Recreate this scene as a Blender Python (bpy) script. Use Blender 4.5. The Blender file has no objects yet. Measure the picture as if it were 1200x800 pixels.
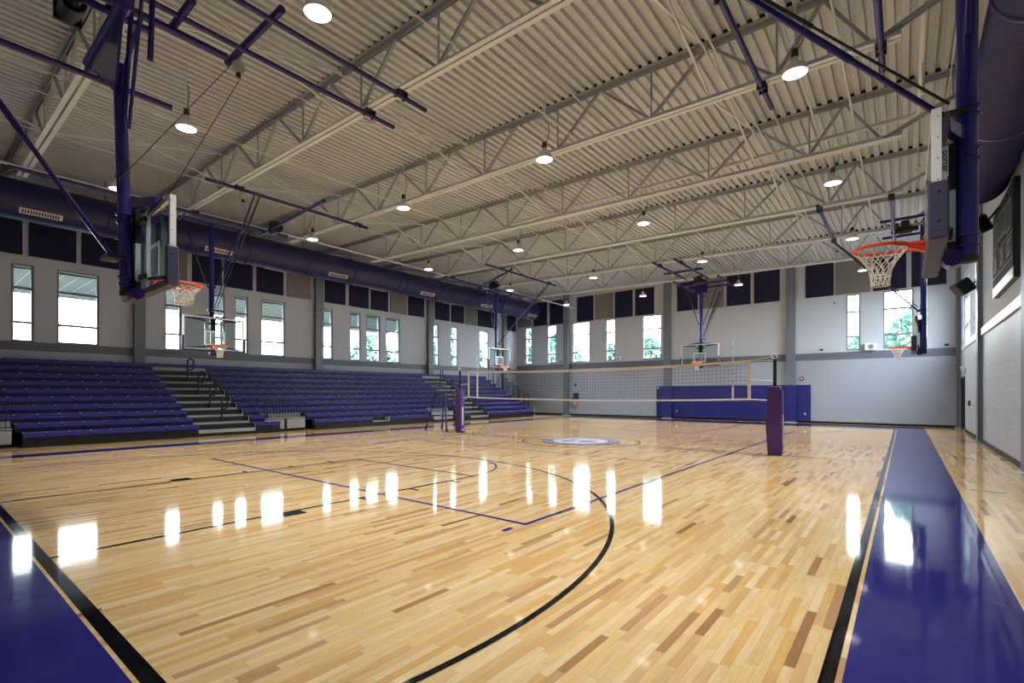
import bpy, math, random
from mathutils import Vector, Matrix
random.seed(7)
SC = bpy.context.scene
COL = SC.collection
PI = math.pi

# ------------------------------------------------------------------ materials
def lin(h):
    h = h.lstrip('#')
    r = []
    for i in (0, 2, 4):
        c = int(h[i:i+2], 16)/255
        r.append(c/12.92 if c <= .04045 else ((c+.055)/1.055)**2.4)
    return (*r, 1)
MATS = {}
def mat(name, col, rough=.5, metal=0., spec=.5, noise=0., nscale=8., bump=0., bscale=60., coat=0., emit=None, estr=0.):
    m = bpy.data.materials.new(name); m.use_nodes = True
    nt = m.node_tree; b = nt.nodes['Principled BSDF']
    c = lin(col) if isinstance(col, str) else col
    b.inputs['Base Color'].default_value = c
    b.inputs['Roughness'].default_value = rough
    b.inputs['Metallic'].default_value = metal
    b.inputs['Specular IOR Level'].default_value = spec
    b.inputs['Coat Weight'].default_value = coat
    tc = nt.nodes.new('ShaderNodeTexCoord')
    n = nt.nodes.new('ShaderNodeTexNoise'); n.inputs['Scale'].default_value = nscale; n.inputs['Detail'].default_value = 4
    nt.links.new(tc.outputs['Object'], n.inputs['Vector'])
    amp = max(noise, .03)
    mr = nt.nodes.new('ShaderNodeMapRange'); mr.inputs['To Min'].default_value = 1-amp; mr.inputs['To Max'].default_value = 1+amp
    nt.links.new(n.outputs['Fac'], mr.inputs['Value'])
    mx = nt.nodes.new('ShaderNodeMix'); mx.data_type = 'RGBA'; mx.blend_type = 'MULTIPLY'; mx.inputs['Factor'].default_value = 1
    mx.inputs['A'].default_value = c
    nt.links.new(mr.outputs['Result'], mx.inputs['B'])
    nt.links.new(mx.outputs['Result'], b.inputs['Base Color'])
    if bump:
        n2 = nt.nodes.new('ShaderNodeTexNoise'); n2.inputs['Scale'].default_value = bscale
        nt.links.new(tc.outputs['Object'], n2.inputs['Vector'])
        bp = nt.nodes.new('ShaderNodeBump'); bp.inputs['Strength'].default_value = bump; bp.inputs['Distance'].default_value = .01
        nt.links.new(n2.outputs['Fac'], bp.inputs['Height']); nt.links.new(bp.outputs['Normal'], b.inputs['Normal'])
    if emit:
        b.inputs['Emission Color'].default_value = lin(emit); b.inputs['Emission Strength'].default_value = estr
    MATS[name] = m
    return m

M = {}
M['ceiling'] = mat('ceiling_paint', '#c3cad4', .6, noise=.04)
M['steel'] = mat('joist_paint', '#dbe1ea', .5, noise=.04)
M['web'] = mat('joist_paint_shaded', '#a3a9b2', .5, noise=.04)  # joist paint with shade put into its colour, for webs and top chords
M['purple'] = mat('purple_gloss_paint', '#2b2070', .22, noise=.05)
M['purple_pole'] = mat('blue_purple_gloss_paint', '#2a277c', .18, noise=.05)
M['duct'] = mat('duct_paint', '#24265e', .45, noise=.06)
M['navy_panel'] = mat('navy_fabric', '#1a1c3c', .9, noise=.08, nscale=40)
M['grey_panel'] = mat('grey_fabric', '#7e7f80', .9, noise=.06, nscale=40)
M['cream'] = mat('cream_wall', '#c0c7d4', .8, noise=.02, bump=.1)
M['greywall'] = mat('grey_wall', '#a6afbf', .55, noise=.03, bump=.05)
M['band'] = mat('grey_band', '#66707e', .5, noise=.03)
M['column'] = mat('column_paint', '#737c89', .45, noise=.03)
M['black'] = mat('black_rubber', '#101114', .5)
M['blackmetal'] = mat('black_metal', '#15151a', .35)
M['darkgrey'] = mat('charcoal_plastic', '#34353a', .5)
M['seat'] = mat('purple_seat', '#322f88', .42, noise=.06, nscale=3)
M['seat_dark'] = mat('purple_riser', '#25214f', .5, noise=.05)
M['pad'] = mat('blue_vinyl_pad', '#23297a', .45, noise=.03)
M['postpad'] = mat('purple_vinyl_pad', '#48276e', .4, noise=.04, bump=.15, bscale=6)
M['postpad2'] = mat('violet_vinyl_pad', '#4a3f95', .4, noise=.04)
M['orange'] = mat('orange_paint', '#e0441a', .35)
M['white'] = mat('white_paint', '#e8ebec', .35)
M['netwhite'] = mat('white_cord', '#e9e6da', .8)
M['tape'] = mat('net_tape', '#e2d9cd', .8)
M['cord'] = mat('net_cord', '#3d4148', .8)
M['boardpad'] = mat('slate_pad', '#3f3d58', .5, noise=.03)
M['silver'] = mat('brushed_silver', '#b9c2c6', .35, metal=.3, noise=.1, nscale=30)
M['aisle'] = mat('grey_step', '#a9aeb0', .6, noise=.05)
M['frame'] = mat('window_frame', '#84898c', .4)
M['red'] = mat('dark_red', '#7a1f24', .4)
M['leaf'] = mat('foliage', '#66897d', .7, noise=.3, nscale=2)
M['bark'] = mat('bark', '#5b4b3c', .9, noise=.2)
M['ground_out'] = mat('lawn', '#45483f', .9, noise=.1)
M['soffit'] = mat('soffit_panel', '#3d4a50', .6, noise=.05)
M['scoreface'] = mat('scoreboard_face', '#1d1f2a', .7, spec=.15, noise=.15, nscale=6)
M['scoredark'] = mat('scoreboard_display', '#0c0c12', .5)
M['steelpipe'] = mat('pipe_paint', '#dbe1ea', .5)
M['stainless'] = mat('stainless', '#d5d8da', .25, metal=.8)

def lamp_mat():
    m = bpy.data.materials.new('lamp_lens'); m.use_nodes = True
    b = m.node_tree.nodes['Principled BSDF']
    b.inputs['Base Color'].default_value = (1, 1, 1, 1)
    b.inputs['Emission Color'].default_value = (1, .97, .9, 1); b.inputs['Emission Strength'].default_value = 2.5
    return m
M['lens'] = lamp_mat()

def glass_mat(name, tint=(1, 1, 1, 1), refl=.06):
    m = bpy.data.materials.new(name); m.use_nodes = True
    nt = m.node_tree; nt.nodes.clear()
    out = nt.nodes.new('ShaderNodeOutputMaterial')
    tr = nt.nodes.new('ShaderNodeBsdfTransparent'); tr.inputs['Color'].default_value = tint
    gl = nt.nodes.new('ShaderNodeBsdfGlossy'); gl.inputs['Roughness'].default_value = .02
    fr = nt.nodes.new('ShaderNodeFresnel'); fr.inputs['IOR'].default_value = 1.45
    mx = nt.nodes.new('ShaderNodeMixShader')
    gg = nt.nodes.new('ShaderNodeNewGeometry'); om = nt.nodes.new('ShaderNodeMath'); om.operation = 'SUBTRACT'; om.inputs[0].default_value = 1
    nt.links.new(gg.outputs['Backfacing'], om.inputs[1])
    mu = nt.nodes.new('ShaderNodeMath'); mu.operation = 'MULTIPLY'; nt.links.new(fr.outputs['Fac'], mu.inputs[0]); nt.links.new(om.outputs[0], mu.inputs[1])
    nt.links.new(mu.outputs[0], mx.inputs['Fac'])
    nt.links.new(tr.outputs['BSDF'], mx.inputs[1]); nt.links.new(gl.outputs['BSDF'], mx.inputs[2])
    nt.links.new(mx.outputs['Shader'], out.inputs['Surface'])
    return m
M['glass'] = glass_mat('window_glass', (.93, .97, .97, 1))
M['boardglass'] = glass_mat('backboard_glass', (.86, .93, .94, 1))

def math_node(nt, op, a=None, b=None, c=None):
    n = nt.nodes.new('ShaderNodeMath'); n.operation = op
    for i, v in enumerate((a, b, c)):
        if v is None: continue
        if hasattr(v, 'links') or hasattr(v, 'is_linked'): nt.links.new(v, n.inputs[i])
        else: n.inputs[i].default_value = v
    return n.outputs[0]

def floor_gloss(nt, b):
    """lacquer coat: same ripple on wood and paint"""
    geo = nt.nodes.new('ShaderNodeNewGeometry')
    mp = nt.nodes.new('ShaderNodeMapping'); mp.inputs['Scale'].default_value = (9, 1.2, 1)
    nt.links.new(geo.outputs['Position'], mp.inputs['Vector'])
    n = nt.nodes.new('ShaderNodeTexNoise'); n.inputs['Scale'].default_value = 1.5; n.inputs['Detail'].default_value = 3
    nt.links.new(mp.outputs['Vector'], n.inputs['Vector'])
    n3 = nt.nodes.new('ShaderNodeTexNoise'); n3.inputs['Scale'].default_value = 55; n3.inputs['Detail'].default_value = 2
    nt.links.new(geo.outputs['Position'], n3.inputs['Vector'])
    s = math_node(nt, 'MULTIPLY_ADD', n3.outputs['Fac'], .008, n.outputs['Fac'])
    bp = nt.nodes.new('ShaderNodeBump'); bp.inputs['Strength'].default_value = .12; bp.inputs['Distance'].default_value = .003
    nt.links.new(s, bp.inputs['Height'])
    nt.links.new(bp.outputs['Normal'], b.inputs['Coat Normal'])
    nt.links.new(bp.outputs['Normal'], b.inputs['Normal'])
    b.inputs['Roughness'].default_value = .5
    b.inputs['Specular IOR Level'].default_value = 0.0
    b.inputs['Coat Weight'].default_value = 1.0
    b.inputs['Coat Roughness'].default_value = .06
    b.inputs['Coat IOR'].default_value = 1.27

def floor_paint(name, col):
    m = bpy.data.materials.new(name); m.use_nodes = True
    nt = m.node_tree; b = nt.nodes['Principled BSDF']
    geo = nt.nodes.new('ShaderNodeNewGeometry')
    n = nt.nodes.new('ShaderNodeTexNoise'); n.inputs['Scale'].default_value = 2.2; n.inputs['Detail'].default_value = 5
    nt.links.new(geo.outputs['Position'], n.inputs['Vector'])
    mr = nt.nodes.new('ShaderNodeMapRange'); mr.inputs['To Min'].default_value = .85; mr.inputs['To Max'].default_value = 1.15
    nt.links.new(n.outputs['Fac'], mr.inputs['Value'])
    mx = nt.nodes.new('ShaderNodeMix'); mx.data_type = 'RGBA'; mx.blend_type = 'MULTIPLY'; mx.inputs['Factor'].default_value = 1
    mx.inputs['A'].default_value = lin(col); nt.links.new(mr.outputs['Result'], mx.inputs['B'])
    nt.links.new(mx.outputs['Result'], b.inputs['Base Color'])
    floor_gloss(nt, b)
    return m
M['court_black'] = floor_paint('court_black', '#0e0e12')
M['court_blue'] = floor_paint('court_purple', '#26286c')
M['court_line'] = floor_paint('court_violet_line', '#3a2f80')
M['court_thin'] = floor_paint('court_brown_line', '#7c5a55')
M['court_white'] = floor_paint('court_white', '#dfe0e8')
M['court_lilac'] = floor_paint('court_lilac', '#a7a9cc')

def wood_mat():
    m = bpy.data.materials.new('maple_boards'); m.use_nodes = True
    nt = m.node_tree; b = nt.nodes['Principled BSDF']
    geo = nt.nodes.new('ShaderNodeNewGeometry')
    sp = nt.nodes.new('ShaderNodeSeparateXYZ'); nt.links.new(geo.outputs['Position'], sp.inputs[0])
    X, Y = sp.outputs['X'], sp.outputs['Y']
    W = .057
    rx = math_node(nt, 'DIVIDE', X, W)
    row = math_node(nt, 'FLOOR', rx)
    fx = math_node(nt, 'FRACT', rx)
    wn = nt.nodes.new('ShaderNodeTexWhiteNoise'); wn.noise_dimensions = '1D'; nt.links.new(row, wn.inputs['W'])
    ln = math_node(nt, 'MULTIPLY_ADD', wn.outputs['Value'], .7, .42)          # board length per row
    sh = math_node(nt, 'MULTIPLY', wn.outputs['Value'], 37.7)
    ry = math_node(nt, 'DIVIDE', math_node(nt, 'ADD', Y, sh), ln)
    # warp so the joints are not evenly spaced
    idn = math_node(nt, 'FLOOR', ry); fy = math_node(nt, 'FRACT', ry)
    cb = nt.nodes.new('ShaderNodeCombineXYZ'); nt.links.new(row, cb.inputs[0]); nt.links.new(idn, cb.inputs[1])
    w2 = nt.nodes.new('ShaderNodeTexWhiteNoise'); w2.noise_dimensions = '3D'; nt.links.new(cb.outputs[0], w2.inputs['Vector'])
    ramp = nt.nodes.new('ShaderNodeValToRGB'); cr = ramp.color_ramp
    cols = [(0, '#e5cc9f'), (.25, '#dcbe8e'), (.5, '#debf85'), (.68, '#d2ae7e'), (.82, '#d6ad69'), (.93, '#c5a076'), (.985, '#ad845a'), (.998, '#8d6546')]
    cr.elements[0].position = 0; cr.elements[0].color = lin(cols[0][1])
    cr.elements[1].position = cols[-1][0]; cr.elements[1].color = lin(cols[-1][1])
    for p, c in cols[1:-1]:
        e = cr.elements.new(p); e.color = lin(c)
    nt.links.new(w2.outputs['Value'], ramp.inputs['Fac'])
    # grain
    mp = nt.nodes.new('ShaderNodeMapping'); mp.inputs['Scale'].default_value = (60, 4, 1)
    off = nt.nodes.new('ShaderNodeVectorMath'); off.operation = 'MULTIPLY_ADD'
    nt.links.new(w2.outputs['Color'], off.inputs[0]); off.inputs[1].default_value = (20, 20, 0); nt.links.new(geo.outputs['Position'], off.inputs[2])
    nt.links.new(off.outputs[0], mp.inputs['Vector'])
    gn = nt.nodes.new('ShaderNodeTexNoise'); gn.inputs['Scale'].default_value = 1; gn.inputs['Detail'].default_value = 6; gn.inputs['Distortion'].default_value = .6
    nt.links.new(mp.outputs['Vector'], gn.inputs['Vector'])
    mr = nt.nodes.new('ShaderNodeMapRange'); mr.inputs['To Min'].default_value = .66; mr.inputs['To Max'].default_value = 1.0
    nt.links.new(gn.outputs['Fac'], mr.inputs['Value'])
    mp2 = nt.nodes.new('ShaderNodeMapping'); mp2.inputs['Scale'].default_value = (14, 2.2, 1); nt.links.new(off.outputs[0], mp2.inputs['Vector'])
    g2 = nt.nodes.new('ShaderNodeTexNoise'); g2.inputs['Scale'].default_value = 1; g2.inputs['Detail'].default_value = 3; nt.links.new(mp2.outputs['Vector'], g2.inputs['Vector'])
    mr2 = nt.nodes.new('ShaderNodeMapRange'); mr2.inputs['To Min'].default_value = .86; mr2.inputs['To Max'].default_value = 1.12
    nt.links.new(g2.outputs['Fac'], mr2.inputs['Value'])
    gg = math_node(nt, 'MULTIPLY', mr.outputs['Result'], mr2.outputs['Result'])
    # gaps
    dx = math_node(nt, 'MINIMUM', fx, math_node(nt, 'SUBTRACT', 1.0, fx))
    gx = math_node(nt, 'LESS_THAN', dx, .015)
    dy = math_node(nt, 'MULTIPLY', math_node(nt, 'MINIMUM', fy, math_node(nt, 'SUBTRACT', 1.0, fy)), ln)
    gy = math_node(nt, 'LESS_THAN', dy, .0015)
    gap = math_node(nt, 'MAXIMUM', gx, gy)
    dk = math_node(nt, 'MULTIPLY_ADD', gap, -.35, 1.0)
    tot = math_node(nt, 'MULTIPLY', gg, dk)
    mx = nt.nodes.new('ShaderNodeMix'); mx.data_type = 'RGBA'; mx.blend_type = 'MULTIPLY'; mx.inputs['Factor'].default_value = 1
    nt.links.new(ramp.outputs['Color'], mx.inputs['A']); nt.links.new(tot, mx.inputs['B'])
    nt.links.new(mx.outputs['Result'], b.inputs['Base Color'])
    floor_gloss(nt, b)
    return m
M['wood'] = wood_mat()

def block_mat():
    m = bpy.data.materials.new('painted_block'); m.use_nodes = True
    nt = m.node_tree; b = nt.nodes['Principled BSDF']
    geo = nt.nodes.new('ShaderNodeNewGeometry')
    sp = nt.nodes.new('ShaderNodeSeparateXYZ'); nt.links.new(geo.outputs['Position'], sp.inputs[0])
    cb = nt.nodes.new('ShaderNodeCombineXYZ'); nt.links.new(sp.outputs['Y'], cb.inputs[0]); nt.links.new(sp.outputs['Z'], cb.inputs[1])
    br = nt.nodes.new('ShaderNodeTexBrick'); br.inputs['Scale'].default_value = 1
    br.inputs['Brick Width'].default_value = .4; br.inputs['Row Height'].default_value = .2; br.inputs['Mortar Size'].default_value = .006
    br.inputs['Color1'].default_value = lin('#b4bac2'); br.inputs['Color2'].default_value = lin('#adb3bb'); br.inputs['Mortar'].default_value = lin('#c4cad2')
    nt.links.new(cb.outputs[0], br.inputs['Vector'])
    nt.links.new(br.outputs['Color'], b.inputs['Base Color'])
    bp = nt.nodes.new('ShaderNodeBump'); bp.inputs['Strength'].default_value = .6; bp.inputs['Distance'].default_value = .01; bp.invert = True
    nt.links.new(br.outputs['Fac'], bp.inputs['Height']); nt.links.new(bp.outputs['Normal'], b.inputs['Normal'])
    b.inputs['Roughness'].default_value = .45
    return m
M['block'] = block_mat()

# ------------------------------------------------------------------ mesh builder
class MB:
    def __init__(s): s.v = []; s.f = []; s.m = []; s.sm = []; s.mats = []
    def mi(s, m):
        m = M[m] if isinstance(m, str) else m
        if m not in s.mats: s.mats.append(m)
        return s.mats.index(m)
    def add(s, vs, fs, m, smooth=False):
        o = len(s.v); s.v += [tuple(x) for x in vs]; k = s.mi(m)
        for f in fs: s.f.append([i+o for i in f]); s.m.append(k); s.sm.append(smooth)
    def box(s, x0, x1, y0, y1, z0, z1, m):
        vs = [(x, y, z) for z in (z0, z1) for y in (y0, y1) for x in (x0, x1)]
        s.add(vs, [(0, 2, 3, 1), (4, 5, 7, 6), (0, 1, 5, 4), (2, 6, 7, 3), (0, 4, 6, 2), (1, 3, 7, 5)], m)
    def bbox(s, x0, x1, y0, y1, z0, z1, b, m):
        """box with chamfered vertical (z) edges and top edges"""
        def ring(z, e):
            a, c, d, f = x0+e, x1-e, y0+e, y1-e
            return [(a+b, d, z), (c-b, d, z), (c, d+b, z), (c, f-b, z), (c-b, f, z), (a+b, f, z), (a, f-b, z), (a, d+b, z)]
        vs = ring(z0, b) + ring(z0+b, 0) + ring(z1-b, 0) + ring(z1, b)
        fs = [tuple(range(7, -1, -1)), tuple(range(24, 32))]
        for r in range(3):
            for i in range(8):
                j = (i+1) % 8; fs.append((r*8+i, r*8+j, r*8+8+j, r*8+8+i))
        s.add(vs, fs, m)
    def hexa(s, P, m):
        s.add(P, [(0, 3, 2, 1), (4, 5, 6, 7), (0, 1, 5, 4), (1, 2, 6, 5), (2, 3, 7, 6), (3, 0, 4, 7)], m)
    def bar(s, p, q, w, h, m, up=(0, 0, 1)):
        p = Vector(p); q = Vector(q); d = (q-p).normalized(); u = Vector(up)
        if abs(d.dot(u)) > .98: u = Vector((1, 0, 0))
        a = d.cross(u).normalized()*w/2; c = a.cross(d).normalized()*h/2
        s.hexa([p-a-c, p+a-c, p+a+c, p-a+c, q-a-c, q+a-c, q+a+c, q-a+c], m)
    def tube(s, p, q, r, m, n=10, r2=None, caps=True):
        p = Vector(p); q = Vector(q); d = (q-p).normalized(); u = Vector((0, 0, 1)) if abs(d.z) < .95 else Vector((1, 0, 0))
        a = d.cross(u).normalized(); c = a.cross(d); r2 = r if r2 is None else r2
        vs = []
        for P, R in ((p, r), (q, r2)):
            for i in range(n):
                t = 2*PI*i/n; vs.append(P+(a*math.cos(t)+c*math.sin(t))*R)
        s.add(vs, [(i, n+i, n+(i+1) % n, (i+1) % n) for i in range(n)], m, True)
        if caps:
            s.add(vs[:n], [tuple(range(n))], m); s.add(vs[n:], [tuple(range(n-1, -1, -1))], m)
    def path(s, pts, r, m, n=8, closed=False, caps=True):
        pts = [Vector(p) for p in pts]; N = len(pts); vs = []; prev = None
        for i, p in enumerate(pts):
            if closed: d = pts[(i+1) % N]-pts[i-1]
            else: d = pts[min(i+1, N-1)]-pts[max(i-1, 0)]
            d.normalize()
            if prev is None:
                u = Vector((0, 0, 1)) if abs(d.z) < .9 else Vector((1, 0, 0)); a = d.cross(u).normalized()
            else: a = (prev-d*prev.dot(d)).normalized()
            prev = a; c = d.cross(a)
            for k in range(n):
                t = 2*PI*k/n; vs.append(p+(a*math.cos(t)+c*math.sin(t))*r)
        fs = []
        for i in range(N if closed else N-1):
            j = (i+1) % N
            for k in range(n): fs.append((i*n+k, i*n+(k+1) % n, j*n+(k+1) % n, j*n+k))
        s.add(vs, fs, m, True)
        if not closed and caps: s.add(vs[:n], [tuple(range(n-1, -1, -1))], m); s.add(vs[-n:], [tuple(range(n))], m)
    def lathe(s, prof, c, m, n=20, axis='z', smooth=True):
        vs = []
        for r, h in prof:
            for i in range(n):
                t = 2*PI*i/n; x, y = r*math.cos(t), r*math.sin(t)
                vs.append((c[0]+x, c[1]+y, c[2]+h) if axis == 'z' else (c[0]+x, c[1]+h, c[2]+y) if axis == 'y' else (c[0]+h, c[1]+x, c[2]+y))
        fs = []
        for j in range(len(prof)-1):
            for i in range(n): fs.append((j*n+i, j*n+(i+1) % n, (j+1)*n+(i+1) % n, (j+1)*n+i))
        s.add(vs, fs, m, smooth)
    def disc(s, c, r, m, n=24, axis='z'):
        vs = [(c[0]+r*math.cos(2*PI*i/n), c[1]+r*math.sin(2*PI*i/n), c[2]) if axis == 'z' else (c[0]+r*math.cos(2*PI*i/n), c[1], c[2]+r*math.sin(2*PI*i/n)) if axis == 'y' else (c[0], c[1]+r*math.cos(2*PI*i/n), c[2]+r*math.sin(2*PI*i/n)) for i in range(n)]
        s.add(vs, [tuple(range(n))], m)
    def quad(s, a, b, c, d, m): s.add([a, b, c, d], [(0, 1, 2, 3)], m)
    def arc(s, cx, cy, r0, r1, a0, a1, z, m, n=64):
        vs = []
        for i in range(n+1):
            t = a0+(a1-a0)*i/n
            vs += [(cx+r0*math.cos(t), cy+r0*math.sin(t), z), (cx+r1*math.cos(t), cy+r1*math.sin(t), z)]
        s.add(vs, [(2*i, 2*i+1, 2*i+3, 2*i+2) for i in range(n)], m)
    def xf(s, Mx): s.v = [tuple(Mx @ Vector(p)) for p in s.v]; return s
    def mesh(s, name):
        me = bpy.data.meshes.new(name); me.from_pydata(s.v, [], s.f)
        for m in s.mats: me.materials.append(m)
        me.polygons.foreach_set('material_index', s.m); me.polygons.foreach_set('use_smooth', s.sm)
        me.validate(); me.update()
        return me
    def build(s, name, parent=None, label=None):
        o = bpy.data.objects.new(name, s.mesh(name)); COL.objects.link(o)
        if parent is not None:
            o.parent = parent
            loc = parent.get('_w', None)
        if label: o['label'] = label
        return o

def tag(o, label=None, cat=None, group=None, kind=None):
    if label: o['label'] = label
    if cat: o['category'] = cat
    if group: o['group'] = group
    if kind: o['kind'] = kind
    return o
def thing(name, label, cat, loc=(0, 0, 0), group=None, rotz=0):
    o = bpy.data.objects.new(name, None); COL.objects.link(o); o.location = loc; o.rotation_euler = (0, 0, rotz)
    o.empty_display_size = .2
    return tag(o, label, cat, group)
def struct(o): o['kind'] = 'structure'; return o
def wpart(mb, name, root, label=None):
    """part whose mesh was written in world coordinates, under an unrotated root"""
    L = Vector(root.location)
    mb.v = [(a-L.x, b-L.y, c-L.z) for a, b, c in mb.v]
    return mb.build(name, root, label)
def sub(mb, name, parent, root, label=None):
    L = Vector(root.location)
    mb.v = [(a-L.x, b-L.y, c-L.z) for a, b, c in mb.v]
    return mb.build(name, parent, label)
def dup(root, loc, label=None, group=None):
    r = root.copy(); COL.objects.link(r); r.location = loc
    if label: r['label'] = label
    if group: r['group'] = group
    for ch in list(root.children):
        c = ch.copy(); COL.objects.link(c); c.parent = r
        for g in ch.children:
            d = g.copy(); COL.objects.link(d); d.parent = c
    return r
ORD = ['first', 'second', 'third', 'fourth', 'fifth', 'sixth', 'seventh', 'eighth', 'ninth', 'tenth', 'eleventh', 'twelfth', 'thirteenth', 'fourteenth', 'fifteenth', 'sixteenth', 'seventeenth', 'eighteenth']

# ------------------------------------------------------------------ dimensions
XL, XR, YB, YN = -14.5, 9.86, 15.55, -16.6
ZR = lambda x: 8.2-.022*x          # top of joists / underside of roof deck
ZB = lambda x: 7.10-.022*x         # bottom of joists
ZTOP = 8.7

# ------------------------------------------------------------------ camera
cam = bpy.data.cameras.new('camera'); co = bpy.data.objects.new('camera', cam); COL.objects.link(co)
cam.sensor_width = 36; cam.lens = 579.24/1200*36
cam.shift_x = (600-589.16)/1200; cam.shift_y = (459.81-400)/1200
co.location = (8.0022, -13.7289, 1.5417); co.rotation_euler = (PI/2, 0, .6834)
cam.clip_start = .05; cam.clip_end = 300
SC.camera = co

# ------------------------------------------------------------------ floor with markings
fl = MB()
fl.quad((XL, YN, 0), (XR, YN, 0), (XR, YB, 0), (XL, YB, 0), 'wood')
def rect(x0, x1, y0, y1, m, z=.0015): fl.quad((x0, y0, z), (x1, y0, z), (x1, y1, z), (x0, y1, z), m)
LW = .052
SX, BY = 7.62, 12.82
rect(SX+.02, SX+.09, -BY-.08, BY-.3, 'court_black')                       # right sideline
rect(SX+.12, 8.65, -BY-.1, 14.7, 'court_blue')
rect(-9.0, SX+.09, -BY-.09, -BY, 'court_black')                           # near baseline
rect(-9.0, 8.65, YN+.4, -BY-.115, 'court_blue')
rect(-9.0, SX+.12, BY-.1, 14.7, 'court_blue')                             # far end band
rect(-9.0, SX+.05, BY-.26, BY-.2, 'court_black')
rect(-9.0, -8.25, -BY-.115, BY-.1, 'court_blue')                          # band in front of the bleachers
rect(-7.68, -7.62, -BY, BY-.2, 'court_thin')
Z1, Z2, Z3 = .003, .0045, .006
for s in (-1, 1):
    by = s*BY; cy = s*11.2
    a0 = math.asin(1.62/6.04)
    if s < 0: fl.arc(0, cy, 5.99, 6.04, -a0, PI+a0, Z1, 'court_black', 96)
    else: fl.arc(0, cy, 5.99, 6.04, PI-a0, 2*PI+a0, Z1, 'court_black', 96)
    for sx in (-1, 1):
        x = sx*1.83
        y0, y1 = sorted((by, s*7.0))
        fl.quad((x-.026, y0, Z2), (x+.026, y0, Z2), (x+.026, y1, Z2), (x-.026, y1, Z2), 'court_black')
        o0, o1 = sorted((sx*1.85, sx*2.05))
        for dd, ww in ((2.13, .3), (3.35, .05), (4.27, .05), (5.18, .05)):
            y = by-s*(dd+ww/2)
            fl.quad((o0, y-ww/2, Z2), (o1, y-ww/2, Z2), (o1, y+ww/2, Z2), (o0, y+ww/2, Z2), 'court_black')
    fl.quad((-1.83, s*7.0-.025, Z2), (1.83, s*7.0-.025, Z2), (1.83, s*7.0+.025, Z2), (-1.83, s*7.0+.025, Z2), 'court_black')
    fl.arc(0, s*7.0, 1.80, 1.845, (0 if s < 0 else PI), (PI if s < 0 else 2*PI), Z1, 'court_black', 48)
rect(-7.6, 7.6, -.03, .03, 'court_thin', Z1)
for s in (-1, 1):
    rect(-4.58, 4.58, s*9.08-.025, s*9.08+.025, 'court_line', Z3)
    rect(s*4.56-.025, s*4.56+.025, -9.08, 9.08, 'court_line', Z3)
    rect(-4.56, 4.56, s*3.08-.02, s*3.08+.02, 'court_thin', Z3)
rect(4.5, 4.56, -9.46, -9.3, 'court_line', Z3)
fl.arc(0, 0, 1.80, 1.85, 0, 2*PI, Z2, 'court_black', 96)
# centre emblem: navy ring, lilac band with a circle of dashes, white disc with an abstract navy figure
fl.arc(0, 0, 0, 1.22, 0, 2*PI, .0065, 'court_line', 96)
fl.arc(0, 0, 0, 1.165, 0, 2*PI, .008, 'court_lilac', 96)
for i in range(40):
    t = 2*PI*i/40
    if i % 10 == 9: continue
    fl.arc(0, 0, .99, 1.07, t, t+.075, .0095, 'court_line', 2)
fl.arc(0, 0, 0, .92, 0, 2*PI, .0095, 'court_line', 96)
fl.arc(0, 0, 0, .875, 0, 2*PI, .011, 'court_white', 96)
def poly(pts, m, z=.0125): fl.add([(x, y, z) for x, y in pts], [tuple(range(len(pts)))], m)
for k in range(9):
    a = -1.1+k*.27
    ca, sa = math.cos(a), math.sin(a)
    poly([(-.1*ca-.05*sa, -.1*sa+.05*ca), (.4*ca-.06*sa*(1 if k % 2 else -1), .4*sa+.06*ca), (.6*ca, .6*sa), (.2*ca+.02*sa, .2*sa-.02*ca)], 'court_line' if k % 3 == 0 else 'court_lilac', .0125+.0004*k)
poly([(-.5, -.38), (-.3, -.46), (.0, -.36), (-.1, -.28), (-.4, -.26)], 'court_line')
poly([(-.55, .05), (-.3, .0), (-.2, .3), (-.45, .35)], 'court_lilac')
struct(fl.build('floor'))
# slab below so nothing leaks
sb = MB(); sb.box(XL-.4, XR+.4, YN-.3, YB+.4, -.3, -.01, 'darkgrey'); struct(sb.build('floor_slab'))

# ------------------------------------------------------------------ walls
def wall_grid(axis, pos, thick, a0, a1, bands, holes, outward):
    """wall made of rectangles; bands = [(z0,z1,mat)], holes = [(a0,a1,z0,z1)]"""
    mb = MB()
    As = sorted({a0, a1, *[h[0] for h in holes], *[h[1] for h in holes]})
    Zs = sorted({*[b[0] for b in bands], *[b[1] for b in bands], *[h[2] for h in holes], *[h[3] for h in holes]})
    def mt(z):
        for b in bands:
            if b[0] <= z < b[1]: return b[2]
    for i in range(len(As)-1):
        for j in range(len(Zs)-1):
            am, zm = (As[i]+As[i+1])/2, (Zs[j]+Zs[j+1])/2
            if any(h[0] < am < h[1] and h[2] < zm < h[3] for h in holes): continue
            p0, p1 = (pos, pos+thick*outward) if outward > 0 else (pos-thick, pos)
            if axis == 'x': mb.box(p0, p1, As[i], As[i+1], Zs[j], Zs[j+1], mt(zm))
            else: mb.box(As[i], As[i+1], p0, p1, Zs[j], Zs[j+1], mt(zm))
    return mb
WT = .3
LWIN = [(-13.6, -12.6), (-11.37, -10.82), (-10.25, -9.1), (-7.08, -6.5), (-5.36, -4.86), (-4.47, -3.9), (-3.34, -2.22), (-.40, .26), (1.26, 1.92), (2.26, 3.18), (3.56, 4.55), (7.04, 7.63), (8.65, 9.29), (11.42, 12.34)]
LZ0, LZ1 = 3.22, 5.76
BWIN = [(-13.7, -13.1), (-11.75, -11.0), (-9.7, -8.36), (-7.18, -6.5), (-4.67, -3.45), (5.77, 6.33), (7.2, 8.3)]
BZ0, BZ1 = 3.6, 6.3
RWIN = [(8.7, 10.2), (11.4, 13.9)]
RZ0, RZ1 = 3.45, 6.2
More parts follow.
